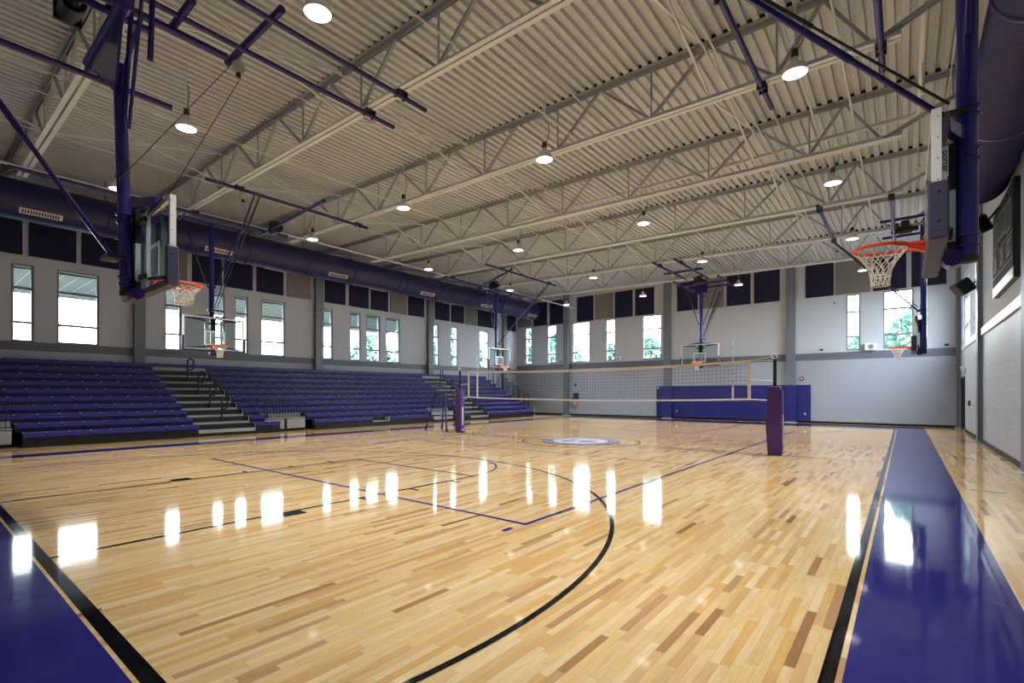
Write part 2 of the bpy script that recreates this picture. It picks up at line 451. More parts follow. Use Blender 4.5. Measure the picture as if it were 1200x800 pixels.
lb = [(0, 2.93, 'greywall'), (2.93, 3.22, 'band'), (3.22, ZTOP, 'cream')]
struct(wall_grid('x', XL, WT, YN-WT, YB+WT, lb, [(a, b, LZ0, LZ1) for a, b in LWIN], -1).build('wall_left'))
bb = [(0, 3.16, 'greywall'), (3.16, 3.52, 'band'), (3.52, ZTOP, 'cream')]
struct(wall_grid('y', YB, WT, XL, XR, bb, [(a, b, BZ0, BZ1) for a, b in BWIN], 1).build('wall_back'))
rb = [(0, 3.27, 'block'), (3.27, 3.3, 'darkgrey'), (3.3, 3.52, 'white'), (3.52, ZTOP, 'cream')]
DOOR = (13.29, 14.83, 0, 2.2)
struct(wall_grid('x', XR, WT, YN-WT, YB+WT, rb, [(a, b, RZ0, RZ1) for a, b in RWIN]+[DOOR], 1).build('wall_right'))
struct(wall_grid('y', YN, WT, XL, XR, [(0, 3.16, 'greywall'), (3.16, 3.5, 'band'), (3.5, ZTOP, 'cream')], [], -1).build('wall_near'))
t = MB(); t.box(XR-.05, XR, -16.5, DOOR[0], 3.3, 3.52, 'white'); struct(t.build('trim_1'))

def base(name, x0, x1, y0, y1):
    b = MB(); b.box(x0, x1, y0, y1, 0, .1, 'black'); struct(b.build(name))
base('baseboard_back', XL, XR, YB-.03, YB)
base('baseboard_right', XR-.04, XR, YN, DOOR[0]-.06)

# windows
wn = 0
def window(axis, pos, out, a0, a1, z0, z1, mull):
    global wn; wn += 1
    root = bpy.data.objects.new('window_%d' % wn, None); COL.objects.link(root)
    am = (a0+a1)/2
    root.location = (pos, am, z0) if axis == 'x' else (am, pos, z0)
    struct(root)
    f = MB(); d0, d1 = sorted((pos+out*.04, pos+out*.13)); w = .065
    def B(mb, b0, b1, c0, c1, e0=None, e1=None, m='frame'):
        p0, p1 = (d0, d1) if e0 is None else sorted((pos+out*e0, pos+out*e1))
        if axis == 'x': mb.box(p0, p1, b0, b1, c0, c1, m)
        else: mb.box(b0, b1, p0, p1, c0, c1, m)
    B(f, a0, a0+w, z0, z1); B(f, a1-w, a1, z0, z1); B(f, a0+w, a1-w, z0, z0+w); B(f, a0+w, a1-w, z1-w, z1)
    wpart(f, 'window_frame', root)
    for zz, hh in mull:
        g = MB(); B(g, a0+w, a1-w, zz-hh/2, zz+hh/2); wpart(g, 'mullion', root)
    p = MB(); B(p, a0+w, a1-w, z0+w, z1-w, .08, .088, 'glass'); wpart(p, 'pane', root)
    # portal to sample the daylight
    L = bpy.data.lights.new('daylight_portal', 'AREA'); L.shape = 'RECTANGLE'; L.size = a1-a0; L.size_y = z1-z0
    L.cycles.is_portal = True
    o = bpy.data.objects.new('daylight_portal', L); COL.objects.link(o); o.parent = root
    off = out*.2
    o.location = ((off, 0, (z1-z0)/2) if axis == 'x' else (0, off, (z1-z0)/2))
    if axis == 'x': o.rotation_euler = (PI/2, 0, -PI/2*out*-1) 
    else: o.rotation_euler = (PI/2, 0, 0)
    # face inward: area light emits along -Z
    d = Vector((-out, 0, 0)) if axis == 'x' else Vector((0, -out, 0))
    o.rotation_euler = d.to_track_quat('-Z', 'Z').to_euler()
    o.hide_viewport = False
for a, b in LWIN: window('x', XL, -1, a, b, LZ0, LZ1, [(4.98, .09), (3.86, .08)])
for a, b in BWIN: window('y', YB, 1, a, b, BZ0, BZ1, [(5.45, .09), (4.25, .09)])
for a, b in RWIN: window('x', XR, 1, a, b, RZ0, RZ1, [(5.45, .09), (4.25, .09)])

# door in the right wall
dr = bpy.data.objects.new('door_1', None); COL.objects.link(dr); dr.location = (XR, 14.06, 0); struct(dr)
d = MB(); d.box(XR-.02, XR+.3, DOOR[0], DOOR[0]+.06, 0, 2.2, 'darkgrey'); d.box(XR-.02, XR+.3, DOOR[1]-.06, DOOR[1], 0, 2.2, 'darkgrey'); d.box(XR-.02, XR+.3, DOOR[0]+.06, DOOR[1]-.06, 2.14, 2.2, 'darkgrey')
wpart(d, 'door_frame', dr)
d = MB(); d.box(XR+.18, XR+.23, DOOR[0]+.07, 14.05, .01, 2.13, 'blackmetal'); wpart(d, 'door_leaf', dr)
d = MB(); d.box(XR+.18, XR+.23, 14.07, DOOR[1]-.07, .01, 2.13, 'blackmetal'); wpart(d, 'door_leaf', dr)
d = MB(); d.bar((XR+.12, 13.45, 1.0), (XR+.12, 13.95, 1.0), .05, .06, 'silver'); d.bar((XR+.12, 13.5, 1), (XR+.2, 13.5, 1), .03, .03, 'silver'); d.bar((XR+.12, 13.9, 1), (XR+.2, 13.9, 1), .03, .03, 'silver'); wpart(d, 'push_bar', dr)

# columns (steel posts in front of the walls)
def column(x0, x1, y0, y1, label):
    r = thing('wall_column', label, 'column', ((x0+x1)/2, (y0+y1)/2, 0), 'grey steel columns along the walls')
    c = MB(); H = ZR(x0)-.02
    if (x1-x0) < (y1-y0):   # flange faces x
        c.box(x1-.02 if x0 < 0 else x0, x1 if x0 < 0 else x0+.02, y0, y1, 0, H, 'column'); c.box(x0 if x0 < 0 else x1-.02, x0+.02 if x0 < 0 else x1, y0, y1, 0, H, 'column'); c.box(x0+.02, x1-.02, y0+.02, y1-.02, 0, H, 'column')
    else:
        c.box(x0, x1, y0, y0+.02, 0, H, 'column'); c.box(x0, x1, y1-.02, y1, 0, H, 'column'); c.box(x0+.02, x1-.02, y0+.02, y1-.02, 0, H, 'column')
    wpart(c, 'shaft', r)
    p = MB()
    px0, px1, py0, py1 = x0, x1, y0, y1
    if x0 < XL+.5 and x0 < 0 and y1 < YB-.5: px1 += .05; py0 -= .05; py1 += .05
    elif x1 > XR-.5: px0 -= .05; py0 -= .05; py1 += .05
    else: py0 -= .08; px0 -= .08; px1 += .08
    p.box(px0, px1, py0, py1, 0, .03, 'silver'); wpart(p, 'base_plate', r)
    return r
for i, (a, b) in enumerate([(-8.1, -7.75), (-.77, -.36), (6.6, 7.0), (13.8, 14.15)]):
    column(XL, XL+.2, a, b, 'grey steel column on the left wall above the bleachers, %s from the camera end' % ORD[i])
for i, (a, b) in enumerate([(-10.3, -9.92), (-3.26, -2.85), (3.22, 3.62)]):
    column(a, b, YB-.2, YB, ['grey steel column on the back wall beside the drinking fountain', 'grey steel column on the back wall left of the far basket', 'grey steel column on the back wall right of the far basket'][i])
for i, (a, b) in enumerate([(-.35, .06), (7.45, 7.85)]):
    column(XR-.12, XR, a, b, ['grey steel column on the right wall at the right edge of the photo', 'grey steel column on the right wall between the scoreboard and the far window'][i])
column(XR-.14, XR, 15.15, YB, 'grey steel column in the far right corner beside the door')

# ------------------------------------------------------------------ roof deck
dk = MB(); P = .2032; x = XL-.1; prof = []
while x < XR+.2:
    prof += [(x, 0), (x+.105, 0), (x+.12, .075), (x+.188, .075)]
    x += P
vs = []
for px_, dz in prof: vs += [(px_, YN-.1, ZR(px_)+dz), (px_, YB+.1, ZR(px_)+dz)]
dk.add(vs, [(2*i, 2*i+1, 2*i+3, 2*i+2) for i in range(len(prof)-1)], 'ceiling')
struct(dk.build('ceiling'))
rf = MB(); rf.box(XL-.4, XR+.4, YN-.4, YB+.4, ZTOP+.0, ZTOP+.2, 'darkgrey'); struct(rf.build('ceiling_roof_slab'))

# ------------------------------------------------------------------ joists
JY = [-15.35, -11.6, -7.85, -4.1, -.35, 3.4, 7.15, 10.9]
BX0, BX1 = -10.4, 7.95
def chord_mb(x0, x1, zf, top):
    c = MB(); s = -1 if top else 1
    for sd in (-1, 1):
        y0, y1 = sorted((sd*.018, sd*.105))
        for (ya, yb, za, zb) in ((y0, y1, 0, .012), (min(sd*.018, sd*.03), max(sd*.018, sd*.03), .012, .105)):
            P = []
            for xx in (x0, x1):
                z0, z1 = sorted((zf(xx)+s*za, zf(xx)+s*zb))
                P.append([(xx, ya, z0), (xx, yb, z0), (xx, yb, z1), (xx, ya, z1)])
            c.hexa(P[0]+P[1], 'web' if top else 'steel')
    return c
def joist(y):
    r = thing('roof_joist', 'x', 'joist', (0, y, 0), 'open web steel roof joists')
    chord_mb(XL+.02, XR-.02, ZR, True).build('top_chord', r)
    c = MB(); P = [[(xx, ya, ZR(xx)+za) for ya, za in ((-.1, .003), (.1, .003), (.1, .07), (-.1, .07))] for xx in (XL+.02, XR-.02)]
    c.hexa(P[0]+P[1], 'black'); c.build('flute_shade_strip', r, 'added dark strip standing in for shade in the deck flutes')  # black strip added above the chord to darken the open flutes like shade
    chord_mb(BX0, BX1, ZB, False).build('bottom_chord', r)
    bn = [-9.4+2.235*i for i in range(7)]+[6.26, 7.6]
    tn = [(bn[i]+bn[i+1])/2 for i in range(7)]+[6.95]
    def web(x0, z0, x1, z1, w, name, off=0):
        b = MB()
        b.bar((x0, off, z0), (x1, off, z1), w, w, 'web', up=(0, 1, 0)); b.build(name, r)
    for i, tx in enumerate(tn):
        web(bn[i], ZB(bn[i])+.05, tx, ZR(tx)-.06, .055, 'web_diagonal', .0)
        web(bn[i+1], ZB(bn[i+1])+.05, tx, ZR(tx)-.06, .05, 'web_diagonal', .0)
    for bx in bn[:-1]:
        web(bx+.02, ZB(bx)+.05, bx+.02, ZR(bx)-.06, .032, 'web_vertical')
    for o in (-.05, .05):
        web(7.65, ZB(7.65)+.05, XR-.12, ZR(XR)-.08, .045, 'end_diagonal', o)
        web(bn[0], ZB(bn[0])+.05, XL+.3, ZR(XL)-.08, .045, 'end_diagonal', o)
    web(8.75, ZB(8.75)+.58, 8.75, ZR(8.75)-.06, .03, 'web_vertical')
    return r
names = ['behind the camera end, nearest the near wall', 'at the left foreground, carrying the near basket frame', 'crossing the photo above the left corner baskets', 'third in view from the camera, under the foreground lamp row', 'halfway down the gym over the net', 'just beyond the net, fifth in view', 'second from the back wall', 'nearest the back wall']
j0 = joist(JY[0])
for i, y in enumerate(JY):
    r = j0 if i == 0 else dup(j0, (0, y, 0))
    r['label'] = 'beige open web roof joist ' + names[i]

# bridging rods along the gym and cross braces between joists
def rod_thing(x, zf, label, rad=.014):
    b = MB(); b.tube((x, YN+.02, zf), (x, 10.98, zf), rad, 'steelpipe', 6)
    b.v = [(a-x, c, d-zf) for a, c, d in b.v]
    o = b.build('bridging_rod'); o.location = (x, 0, zf)
    tag(o, label, 'rod', 'thin bridging rods running down the gym')
for i, x in enumerate([-7.0, -4.0, -1.1, 2.33, 5.6]):
    rod_thing(x, ZB(x)+.13, 'thin beige bridging rod along the joist bottoms, %s from the left' % ORD[i])
    rod_thing(x+.05, ZR(x)-.12, 'thin beige bridging rod just under the roof deck, %s from the left' % ORD[i])
xb = 0
def xbrace_mesh():
    b = MB(); s = 3.75
    b.bar((0, .1, ZB(0)+.12), (0, s-.1, ZR(0)-.12), .035, .035, 'steel')
    b.bar((.04, .1, ZR(0)-.12), (.04, s-.1, ZB(0)+.12), .035, .035, 'steel')
    return b.mesh('cross_brace')
xme = xbrace_mesh()
for i, x in enumerate([-7.0, -1.1, 5.0]):
    for j in range(len(JY)-1):
        o = bpy.data.objects.new('cross_brace', xme); COL.objects.link(o); o.location = (x+.12, JY[j], -.022*x)
        tag(o, 'beige crossed brace between the %s and %s roof joists from the near wall, %s line' % (ORD[j], ORD[j+1], ['left', 'middle', 'right'][i]), 'brace', 'crossed braces between the joists')

# sprinkler pipes
pp = thing('sprinkler_main', 'beige sprinkler main pipe running down the right side under the deck then across', 'pipe', (8.24, 0, 7.45))
b = MB(); b.path([(8.24, YN+.1, 7.45), (8.24, -6, 7.45), (8.24, -.25, 7.45), (8.22, -.1, 7.45), (8.1, -.02, 7.45)], .05, 'steelpipe', 12); wpart(b, 'pipe_run', pp)
b = MB(); b.tube((8.1, -.02, 7.45), (-10.5, -.02, 7.5), .045, 'steelpipe', 10); wpart(b, 'cross_pipe', pp)
b = MB()
for y in (-12, -8, -4): b.lathe([(.06, -.04), (.06, .04)], (8.24, y, 7.45), 'steelpipe', 12, 'y')
wpart(b, 'coupling', pp)
for i, (x, z, r_) in enumerate([(-9.45, 7.28, .035), (6.45, 7.55, .02), (7.1, 7.7, .022), (5.2, 7.72, .016), (8.7, 7.85, .016)]):
    b = MB(); b.tube((0, YN+.02, 0), (0, YB-.02 if i == 0 else 10.98, 0), r_, 'steelpipe', 8); o = b.build('conduit_pipe'); o.location = (x, 0, z)
    tag(o, ['beige pipe running beside the left duct at joist bottom level', 'thin beige conduit near the right foreground lamp', 'thin beige conduit between the lamp row and the sprinkler main', 'thin beige conduit left of the right lamp row', 'thin beige conduit nearest the right duct'][i], 'pipe', 'pipes running the length of the ceiling')
# sprinkler branch drops
si = 0
for y in (-5.9, -2.2, 1.5):
    b = MB(); b.tube((0, 0, 0), (0, 0, -.5), .015, 'steelpipe', 6); b.lathe([(.0, -.56), (.05, -.55), (.02, -.5)], (0, 0, 0), 'steelpipe', 10)
    o = b.build('sprinkler_drop'); o.location = (8.24, y, 7.41); tag(o, 'small sprinkler head on a short drop under the main pipe, %s from the camera' % ORD[si], 'sprinkler', 'sprinkler drops'); si += 1

# ------------------------------------------------------------------ ducts
def duct(name, label, cx, cz, r, y0, y1, ribs, bands, step=None):
    root = thing(name, label, 'duct', (cx, (y0+y1)/2, cz))
    b = MB(); prof = []
    y = y0; n = 0
    st = ribs
    while y < y1:
        prof += [(r, y), (r, y+st*.8), (r+(.008 if st < .5 else .003), y+st*.9)]; y += st
    prof = [p for p in prof if p[1] < y1]+[(r, y1)]
    b.lathe([(rr, yy) for rr, yy in prof], (cx, 0, cz), 'duct', 48, 'y')
    b.lathe([(r, y1), (r*.93, y1+.04), (0.001, y1+.045)], (cx, 0, cz), 'duct', 48, 'y')
    b.lathe([(0.001, y0-.045), (r*.93, y0-.04), (r, y0)], (cx, 0, cz), 'duct', 48, 'y')
    wpart(b, 'duct_body', root)
    for y in bands:
        g = MB(); g.lathe([(r+.002, y-.03), (r+.028, y-.025), (r+.028, y+.025), (r+.002, y+.03)], (cx, 0, cz), 'duct', 48, 'y'); wpart(g, 'joint_band', root)
        h = MB(); h.tube((cx, y, cz+r), (cx, y, ZR(cx)), .012, 'blackmetal', 6); wpart(h, 'hanger_rod', root)
    return root
DXL, DZL, DRL = -12.3, 7.22, .57
dl = duct('air_duct', 'long round purple air duct running along the left wall', DXL, DZL, DRL, YN+.3, 14.6, 1.2, [-15, -11.9, -9.4, -5.4, -5.0, -2.55, -.25, 2.4, 2.8, 5.2, 7.6, 8.0, 10.4, 13.1])
def diffuser(root, cx, cz, r, y, ang, name='diffuser'):
    b = MB(); L, Wd = .95, .17
    b.box(-L/2, L/2, -Wd/2, Wd/2, 0, .035, 'white')
    for k in range(14): 
        xx = -L/2+.05+k*(L-.1)/14
        b.box(xx, xx+.04, -Wd/2+.03, Wd/2-.03, .035, .042, 'darkgrey')
    a = math.radians(ang)
    out = Vector((math.cos(a), 0, math.sin(a)))
    R = Matrix((( 0, math.sin(a), out.x, cx+out.x*(r-.005)), (1, 0, 0, y), (0, -math.cos(a), out.z, cz+out.z*(r-.005)), (0, 0, 0, 1)))
    b.xf(R); return wpart(b, name, root, 'white slotted air grille')
for y in (-11.0, -6.1, -1.1, 4.3, 9.1, 13.9): diffuser(dl, DXL, DZL, DRL, y, -42)
for y in (-8.6, -3.6, 1.6, 6.6, 11.6): diffuser(dl, DXL, DZL, DRL, y, -125)
drr = duct('air_duct', 'round purple ribbed air duct over the right sideline, ending above the scoreboard', 9.33, 6.45, .5, YN+.3, 2.3, .045, [2.2, -14, -10.2, -8.6, -6.15, -5.2, -1.6])

# ------------------------------------------------------------------ acoustic panels
def panel(x0, x1, y0, y1, z0, z1, colr, label):
    b = MB(); c = ((x0+x1)/2, (y0+y1)/2, z0)
    b.bbox(x0-c[0], x1-c[0], y0-c[1], y1-c[1], 0, z1-z0, .008, 'navy_panel' if colr == 'n' else 'grey_panel')
    o = b.build('acoustic_panel'); o.location = c
    tag(o, label, 'wall panel', 'acoustic panels in a row under the roof')
LP = [(-15.6, -14.4, 'n'), (-14.3, -13.1, 'n'), (-12.3, -11.1, 'n'), (-10.95, -9.74, 'n'), (-9.6, -8.35, 'n'), (-7.6, -6.3, 'g'), (-6.12, -5.0, 'n'), (-4.9, -3.72, 'n'), (-3.54, -2.32, 'n'), (-2.16, -.98, 'g'), (-.2, .98, 'n'), (1.2, 2.4, 'n'), (2.54, 3.7, 'n'), (3.84, 5.03, 'g'), (5.16, 6.36, 'n'), (7.25, 8.5, 'n'), (8.65, 9.83, 'n'), (10.0, 11.1, 'g'), (11.2, 12.9, 'n'), (14.2, 15.4, 'n')]
vis = [p for p in LP if p[1] > -12]
for i, (a, b_, c) in enumerate(LP):
    k = i-(len(LP)-len(vis))
    lab = ('%s fabric panel high on the left wall, %s in view from the left edge' % ('navy' if c == 'n' else 'grey', (ORD+['eighteenth'])[k])) if k >= 0 else 'navy fabric panel high on the left wall beside the camera'
    panel(XL+.001, XL+.05, a, b_, 6.06, 8.1, c, lab)
BP = [(-14.35, -13.1, 'g'), (-12.93, -11.76, 'n'), (-11.52, -10.4, 'n'), (-9.3, -8.06, 'n'), (-7.93, -6.63, 'g'), (-6.5, -5.29, 'n'), (-5.12, -3.9, 'n'), (-2.49, -1.3, 'n'), (-1.2, .13, 'g'), (.28, 1.5, 'n'), (1.67, 2.9, 'n'), (4.06, 5.26, 'n'), (5.33, 6.71, 'g'), (6.82, 8.04, 'n'), (8.22, 9.41, 'n')]
for i, (a, b_, c) in enumerate(BP):
    panel(a, b_, YB-.05, YB-.001, 6.34, 8.0, c, '%s fabric panel high on the back wall, %s from the left corner' % ('navy' if c == 'n' else 'grey', ORD[i]))

# ------------------------------------------------------------------ lamps
def make_lamp():
    r = thing('high_bay_lamp', 'x', 'ceiling lamp', (0, 0, 0), 'round high bay lamps under the roof')
    b = MB(); b.lathe([(.001, .26), (.05, .25), (.06, .12), (.16, .1), (.185, .0), (.18, -.01), (.175, .01)], (0, 0, 0), 'white', 24); b.build('housing', r)
    b = MB(); b.lathe([(.05, .38), (.055, .25)], (0, 0, 0), 'darkgrey', 14); b.disc((0, 0, .38), .05, 'darkgrey', 14); b.build('driver_box', r, 'dark grey driver canister')
    b = MB(); b.disc((0, 0, .0), .175, 'lens', 24); b.build('lens', r, 'glowing white lens')
    b = MB(); b.tube((0, 0, .38), (0, 0, 1.3), .012, 'steelpipe', 8); b.build('stem', r)
    b = MB(); b.path([(.02, 0, .36), (.1, 0, .45), (.14, 0, .6), (.1, 0, .78), (.03, 0, .84)], .008, 'darkgrey', 6); b.build('cable', r)
    L = bpy.data.lights.new('lamp_light', 'AREA'); L.shape = 'DISK'; L.size = .38; L.energy = 42; L.color = (1, .98, .95); L.spread = math.radians(96)
    lo = bpy.data.objects.new('lamp_light', L); COL.objects.link(lo); lo.parent = r; lo.location = (0, 0, -.015)
    lo.visible_camera = True
    return r
l0 = make_lamp(); first = True
rows = [(-10.09, 'nearest the camera'), (-4.62, 'second from the camera'), (.75, 'above the net'), (6.4, 'beyond the net'), (11.9, 'nearest the back wall')]
colsx = [(-7.9, 'far left beside the duct'), (-3.05, 'second from the left'), (1.78, 'third from the left'), (6.63, 'rightmost')]
for ri, (y, rn) in enumerate(rows):
    for ci, (x, cn) in enumerate(colsx):
        lo = (x, y, 6.74-.012*x)
        r = l0 if first else dup(l0, lo); first = False
        r.location = lo; r['label'] = 'lit round hanging lamp, row %s, %s' % (rn, cn)

# ------------------------------------------------------------------ bleachers
TR, RI = .347, .2475
NX = lambda i: -10.97-TR*i
NZ = lambda i: .42+RI*i
def bench(root, i, y0, y1, name='bench'):
    b = MB(); x1 = NX(i); z = NZ(i); n = max(1, round((y1-y0)/.475)); w = (y1-y0)/n
    for k in range(n):
        a, c = y0+k*w+.004, y0+(k+1)*w-.004
        b.bbox(x1-.3, x1, a, c, z-.145, z, .012, 'seat')
        b.box(x1-.03, x1+.002, a-.02, a+.02, z-.012, z+.003, 'white')
    b.box(x1-.32, x1-.05, y0+.01, y1-.01, z-RI+.0, z-.145, 'seat_dark')
    wpart(b, name, root)
def deckp(root, i, y0, y1):
    b = MB(); b.box(NX(i)-TR-.02, NX(i)-.32, y0+.01, y1-.01, NZ(i)-.16, NZ(i)-.12, 'aisle'); wpart(b, 'footboard', root)
def skirt(root, y0, y1, x=NX(0), z=.19):
    b = MB(); b.box(x-.3, x-.005, y0, y1, 0, z, 'black'); wpart(b, 'front_skirt', root)
A1 = lambda i: (-7.1-.06*i, -5.12-.08*i)      # first aisle edges
A2 = lambda i: (6.75-.11*i, 8.35-.1*i)        # second aisle edges
END = lambda i: 12.75-.12*i
banks = [thing('bleacher_bank', 'purple bleacher bank at the left edge, left of the near aisle', 'bleachers', (-12.6, -10, 0), 'purple bleacher banks along the left wall'),
         thing('bleacher_bank', 'long middle purple bleacher bank between the two aisles', 'bleachers', (-12.6, 1, 0), 'purple bleacher banks along the left wall'),
         thing('bleacher_bank', 'far purple bleacher bank between the second aisle and the back wall', 'bleachers', (-12.6, 10, 0), 'purple bleacher banks along the left wall')]
for i in range(10):
    l0_ = -16.0 if i > 1 else (-11.62+.0 if i else -11.5)
    if i == 9:
        bench(banks[0], i, -16, -6.8); bench(banks[1], i, -6.8, 6.6); bench(banks[2], i, 6.6, END(i))
    else:
        bench(banks[0], i, l0_, A1(i)[0])
        if i > 1: bench(banks[1], i, A1(i)[1], A2(i)[0])
        elif i == 1:
            bench(banks[1], i, A1(i)[1], -4.5); bench(banks[1], i, -2.92, 3.9); bench(banks[1], i, 5.8, A2(i)[0])
        else:
            bench(banks[1], i, A1(i)[1], -4.2); bench(banks[1], i, -2.75, .15); bench(banks[1], i, 1.1, 3.95); bench(banks[1], i, 5.7, A2(i)[0])
        bench(banks[2], i, A2(i)[1], END(i))
    if i < 9:
        if i > 1:
            deckp(banks[0], i, l0_, A1(i)[0]); deckp(banks[1], i, A1(i)[1], A2(i)[0])
        deckp(banks[2], i, A2(i)[1], END(i))
skirt(banks[0], -11.5, A1(0)[0]); skirt(banks[1], A1(0)[1], -4.2); skirt(banks[1], -2.75, 3.95); skirt(banks[1], 5.7, A2(0)[0]); skirt(banks[2], A2(0)[1], END(0))
# understructure closing the volume below the rows
for bk, y0, y1 in ((banks[0], -16, -5.5), (banks[1], -5.5, 6.6), (banks[2], 6.6, None)):
    b = MB()
    for i in range(10):
        ye = y1 if y1 is not None else END(i)-.06
        xs = NX(max(i, 2) if y1 is not None and i < 2 else i)
        if i < 9:
            if bk is banks[0]: ye = A1(i)[0]
            elif bk is banks[1]: y0, ye = A1(i)[1], A2(i)[0]
            else: y0 = A2(i)[1]
        elif bk is banks[0]: ye = -6.8
        elif bk is banks[1]: y0, ye = -6.8, 6.6
        else: y0 = 6.6
        b.box(xs-TR-.0 if i < 9 else XL+.01, xs-.33, y0, ye, 0.0, NZ(max(i, 2) if y1 is not None and i < 2 else i)-.17, 'blackmetal')
    wpart(b, 'understructure', bk)
# end guard rails on the far bank
for i in range(1, 9):
    g = MB(); y = END(i)+.06; x1 = NX(i)+.02; z = NZ(i)-.2
    g.path([(x1, y, z), (x1, y, z+.95), (x1-.03, y, z+1.0), (x1-.32, y, z+1.0), (x1-.35, y, z+.95), (x1-.35, y, z+.1)], .023, 'blackmetal', 8)
    for q in (.12, .23): g.tube((x1-q, y, z+.1), (x1-q, y, z+1.0), .008, 'blackmetal', 6)
    wpart(g, 'end_rail', banks[2])
g = MB(); g.tube((NX(0)+.06, END(0)+.03, .0), (NX(0)+.06, END(0)+.03, .62), .016, 'silver', 8); wpart(g, 'end_post', banks[2])
# notch step in the front row
b = MB(); b.box(NX(0)-.3, NX(0)-.02, .15, 1.1, .19, .23, 'aisle'); b.box(NX(0)-.36, NX(0)-.3, .15, 1.1, .19, .42, 'black'); b.box(NX(0)-.34, NX(0)-.02, 1.04, 1.1, .23, .4, 'aisle'); wpart(b, 'notch_step', banks[1], 'grey step in the gap of the front row')
# wheelchair cut-outs with cabinets and guard rail
def cutout(root, y0, y1, xf, npan=2):
    b = MB(); b.box(xf-.4, xf-.06, y0, y1, .05, .5, 'blackmetal'); wpart(b, 'recess', root)
    w = (y1-y0-.1*(npan-1))/npan
    for k in range(npan):
        a = y0+k*(w+.1); c = MB(); c.bbox(xf-.06, xf, a+.01, a+w-.01, .1, .47, .01, 'aisle'); c.lathe([(.0, .003), (.02, .003), (.02, 0)], (xf, a+w/2, .38), 'black', 10, 'x'); wpart(c, 'front_cabinet', root, 'pale grey cabinet front under the guard rail')
    c = MB(); c.box(xf-.42, xf+.0, y0, y1, .5, .53, 'aisle'); c.box(xf-.45, xf-.4, y0, y1, .53, .72, 'aisle'); wpart(c, 'platform', root, 'pale grey platform')
    g = MB(); z0, z1 = .53, 1.3
    g.box(xf-.05, xf-.02, y0, y1, z1-.07, z1, 'blackmetal'); g.box(xf-.05, xf-.02, y0, y1, z0+.02, z0+.05, 'blackmetal')
    n = int((y1-y0)/.118)
    for k in range(n+1):
        yy = y0+.01+(y1-y0-.02)*k/n; g.tube((xf-.035, yy, z0), (xf-.035, yy, z1-.03), .011, 'blackmetal', 6)
    wpart(g, 'guard_rail', root, 'black guard rail with thin balusters')
cutout(banks[0], -13.6, -11.68, -11.28, 2)
cutout(banks[1], -4.68, -3.0, -11.28, 2)
cutout(banks[1], 4.05, 5.65, -11.28, 2)

def aisle(label, A, loc, rails):
    r = thing('aisle_stair', label, 'stairs', loc, 'grey stepped aisles through the bleachers')
    for i in range(9):
        y0, y1 = A(i); y0 += .012; y1 -= .012
        b = MB(); x = NX(i); z = NZ(i)
        b.box(x-TR-.06, x-.06, y0, y1, z-RI-.07, z-RI+.055, 'aisle')       # front step edge (half step)
        wpart(b, 'tread', r)
        b = MB(); b.box(x-TR-.06, x-.16, y0, y1, z-RI+.055, z-.02 if i < 8 else z-.03, 'black'); wpart(b, 'riser', r, 'black riser')
        b = MB(); b.box(x-TR-.06, x-.19, y0, y1, z-.02, z, 'aisle') if i == 8 else b.box(x-TR-.02, x-.2, y0, y1, z-.06, z-.035, 'aisle'); wpart(b, 'tread', r)
        b = MB(); b.path([(x-.06, y1-.03, z-.2), (x-.06, y1-.03, z-.06), (x-.1, y1-.03, z-.02), (x-.3, y1-.03, z-.02)], .018, 'aisle', 8); wpart(b, 'side_trim', r)
    b = MB(); b.box(NX(0)-.3, NX(0)-.06, A(0)[0], A(0)[1], 0, NZ(0)-RI-.06, 'black'); wpart(b, 'front_skirt', r)
    b = MB(); b.box(NX(8)-TR-.05, NX(8)-TR, A(8)[0], A(8)[1], NZ(8), NZ(8)+.12, 'aisle'); wpart(b, 'back_board', r)
    for i in rails:
        ym = sum(A(i))/2+.0; x = NX(i)-.12; z = NZ(i)-.2
        g = MB(); H = .78
        pts = [(x, ym, z), (x, ym, z+H)]
        cx_, rr = ym+.11, .11
        for k in range(1, 8):
            t = PI-PI*k/8; pts.append((x-.02*k/8, cx_+rr*math.cos(t), z+H+rr*math.sin(t)*1.0))
        pts += [(x-.04, cx_+rr, z+H-.2)]
        for k in range(1, 8):
            t = -PI*k/8; pts.append((x-.05, cx_+rr*math.cos(t), z+H-.2+rr*math.sin(t)))
        pts.append((x-.04, ym+.02, z+H-.16))
        g.path(pts, .03, 'blackmetal', 8)
        g.lathe([(.05, 0), (.05, .02), (.025, .03)], (x, ym, z), 'blackmetal', 12)
        wpart(g, 'handrail', r, 'black looped handrail')
    return r
aisle('near grey stepped aisle with four looped handrails, in the left bleachers', A1, (-12.6, -6.3, 0), (1, 3, 5, 7))
aisle('far grey stepped aisle behind the net post, in the bleachers', A2, (-12.6, 7.1, 0), (1, 3, 5, 7))

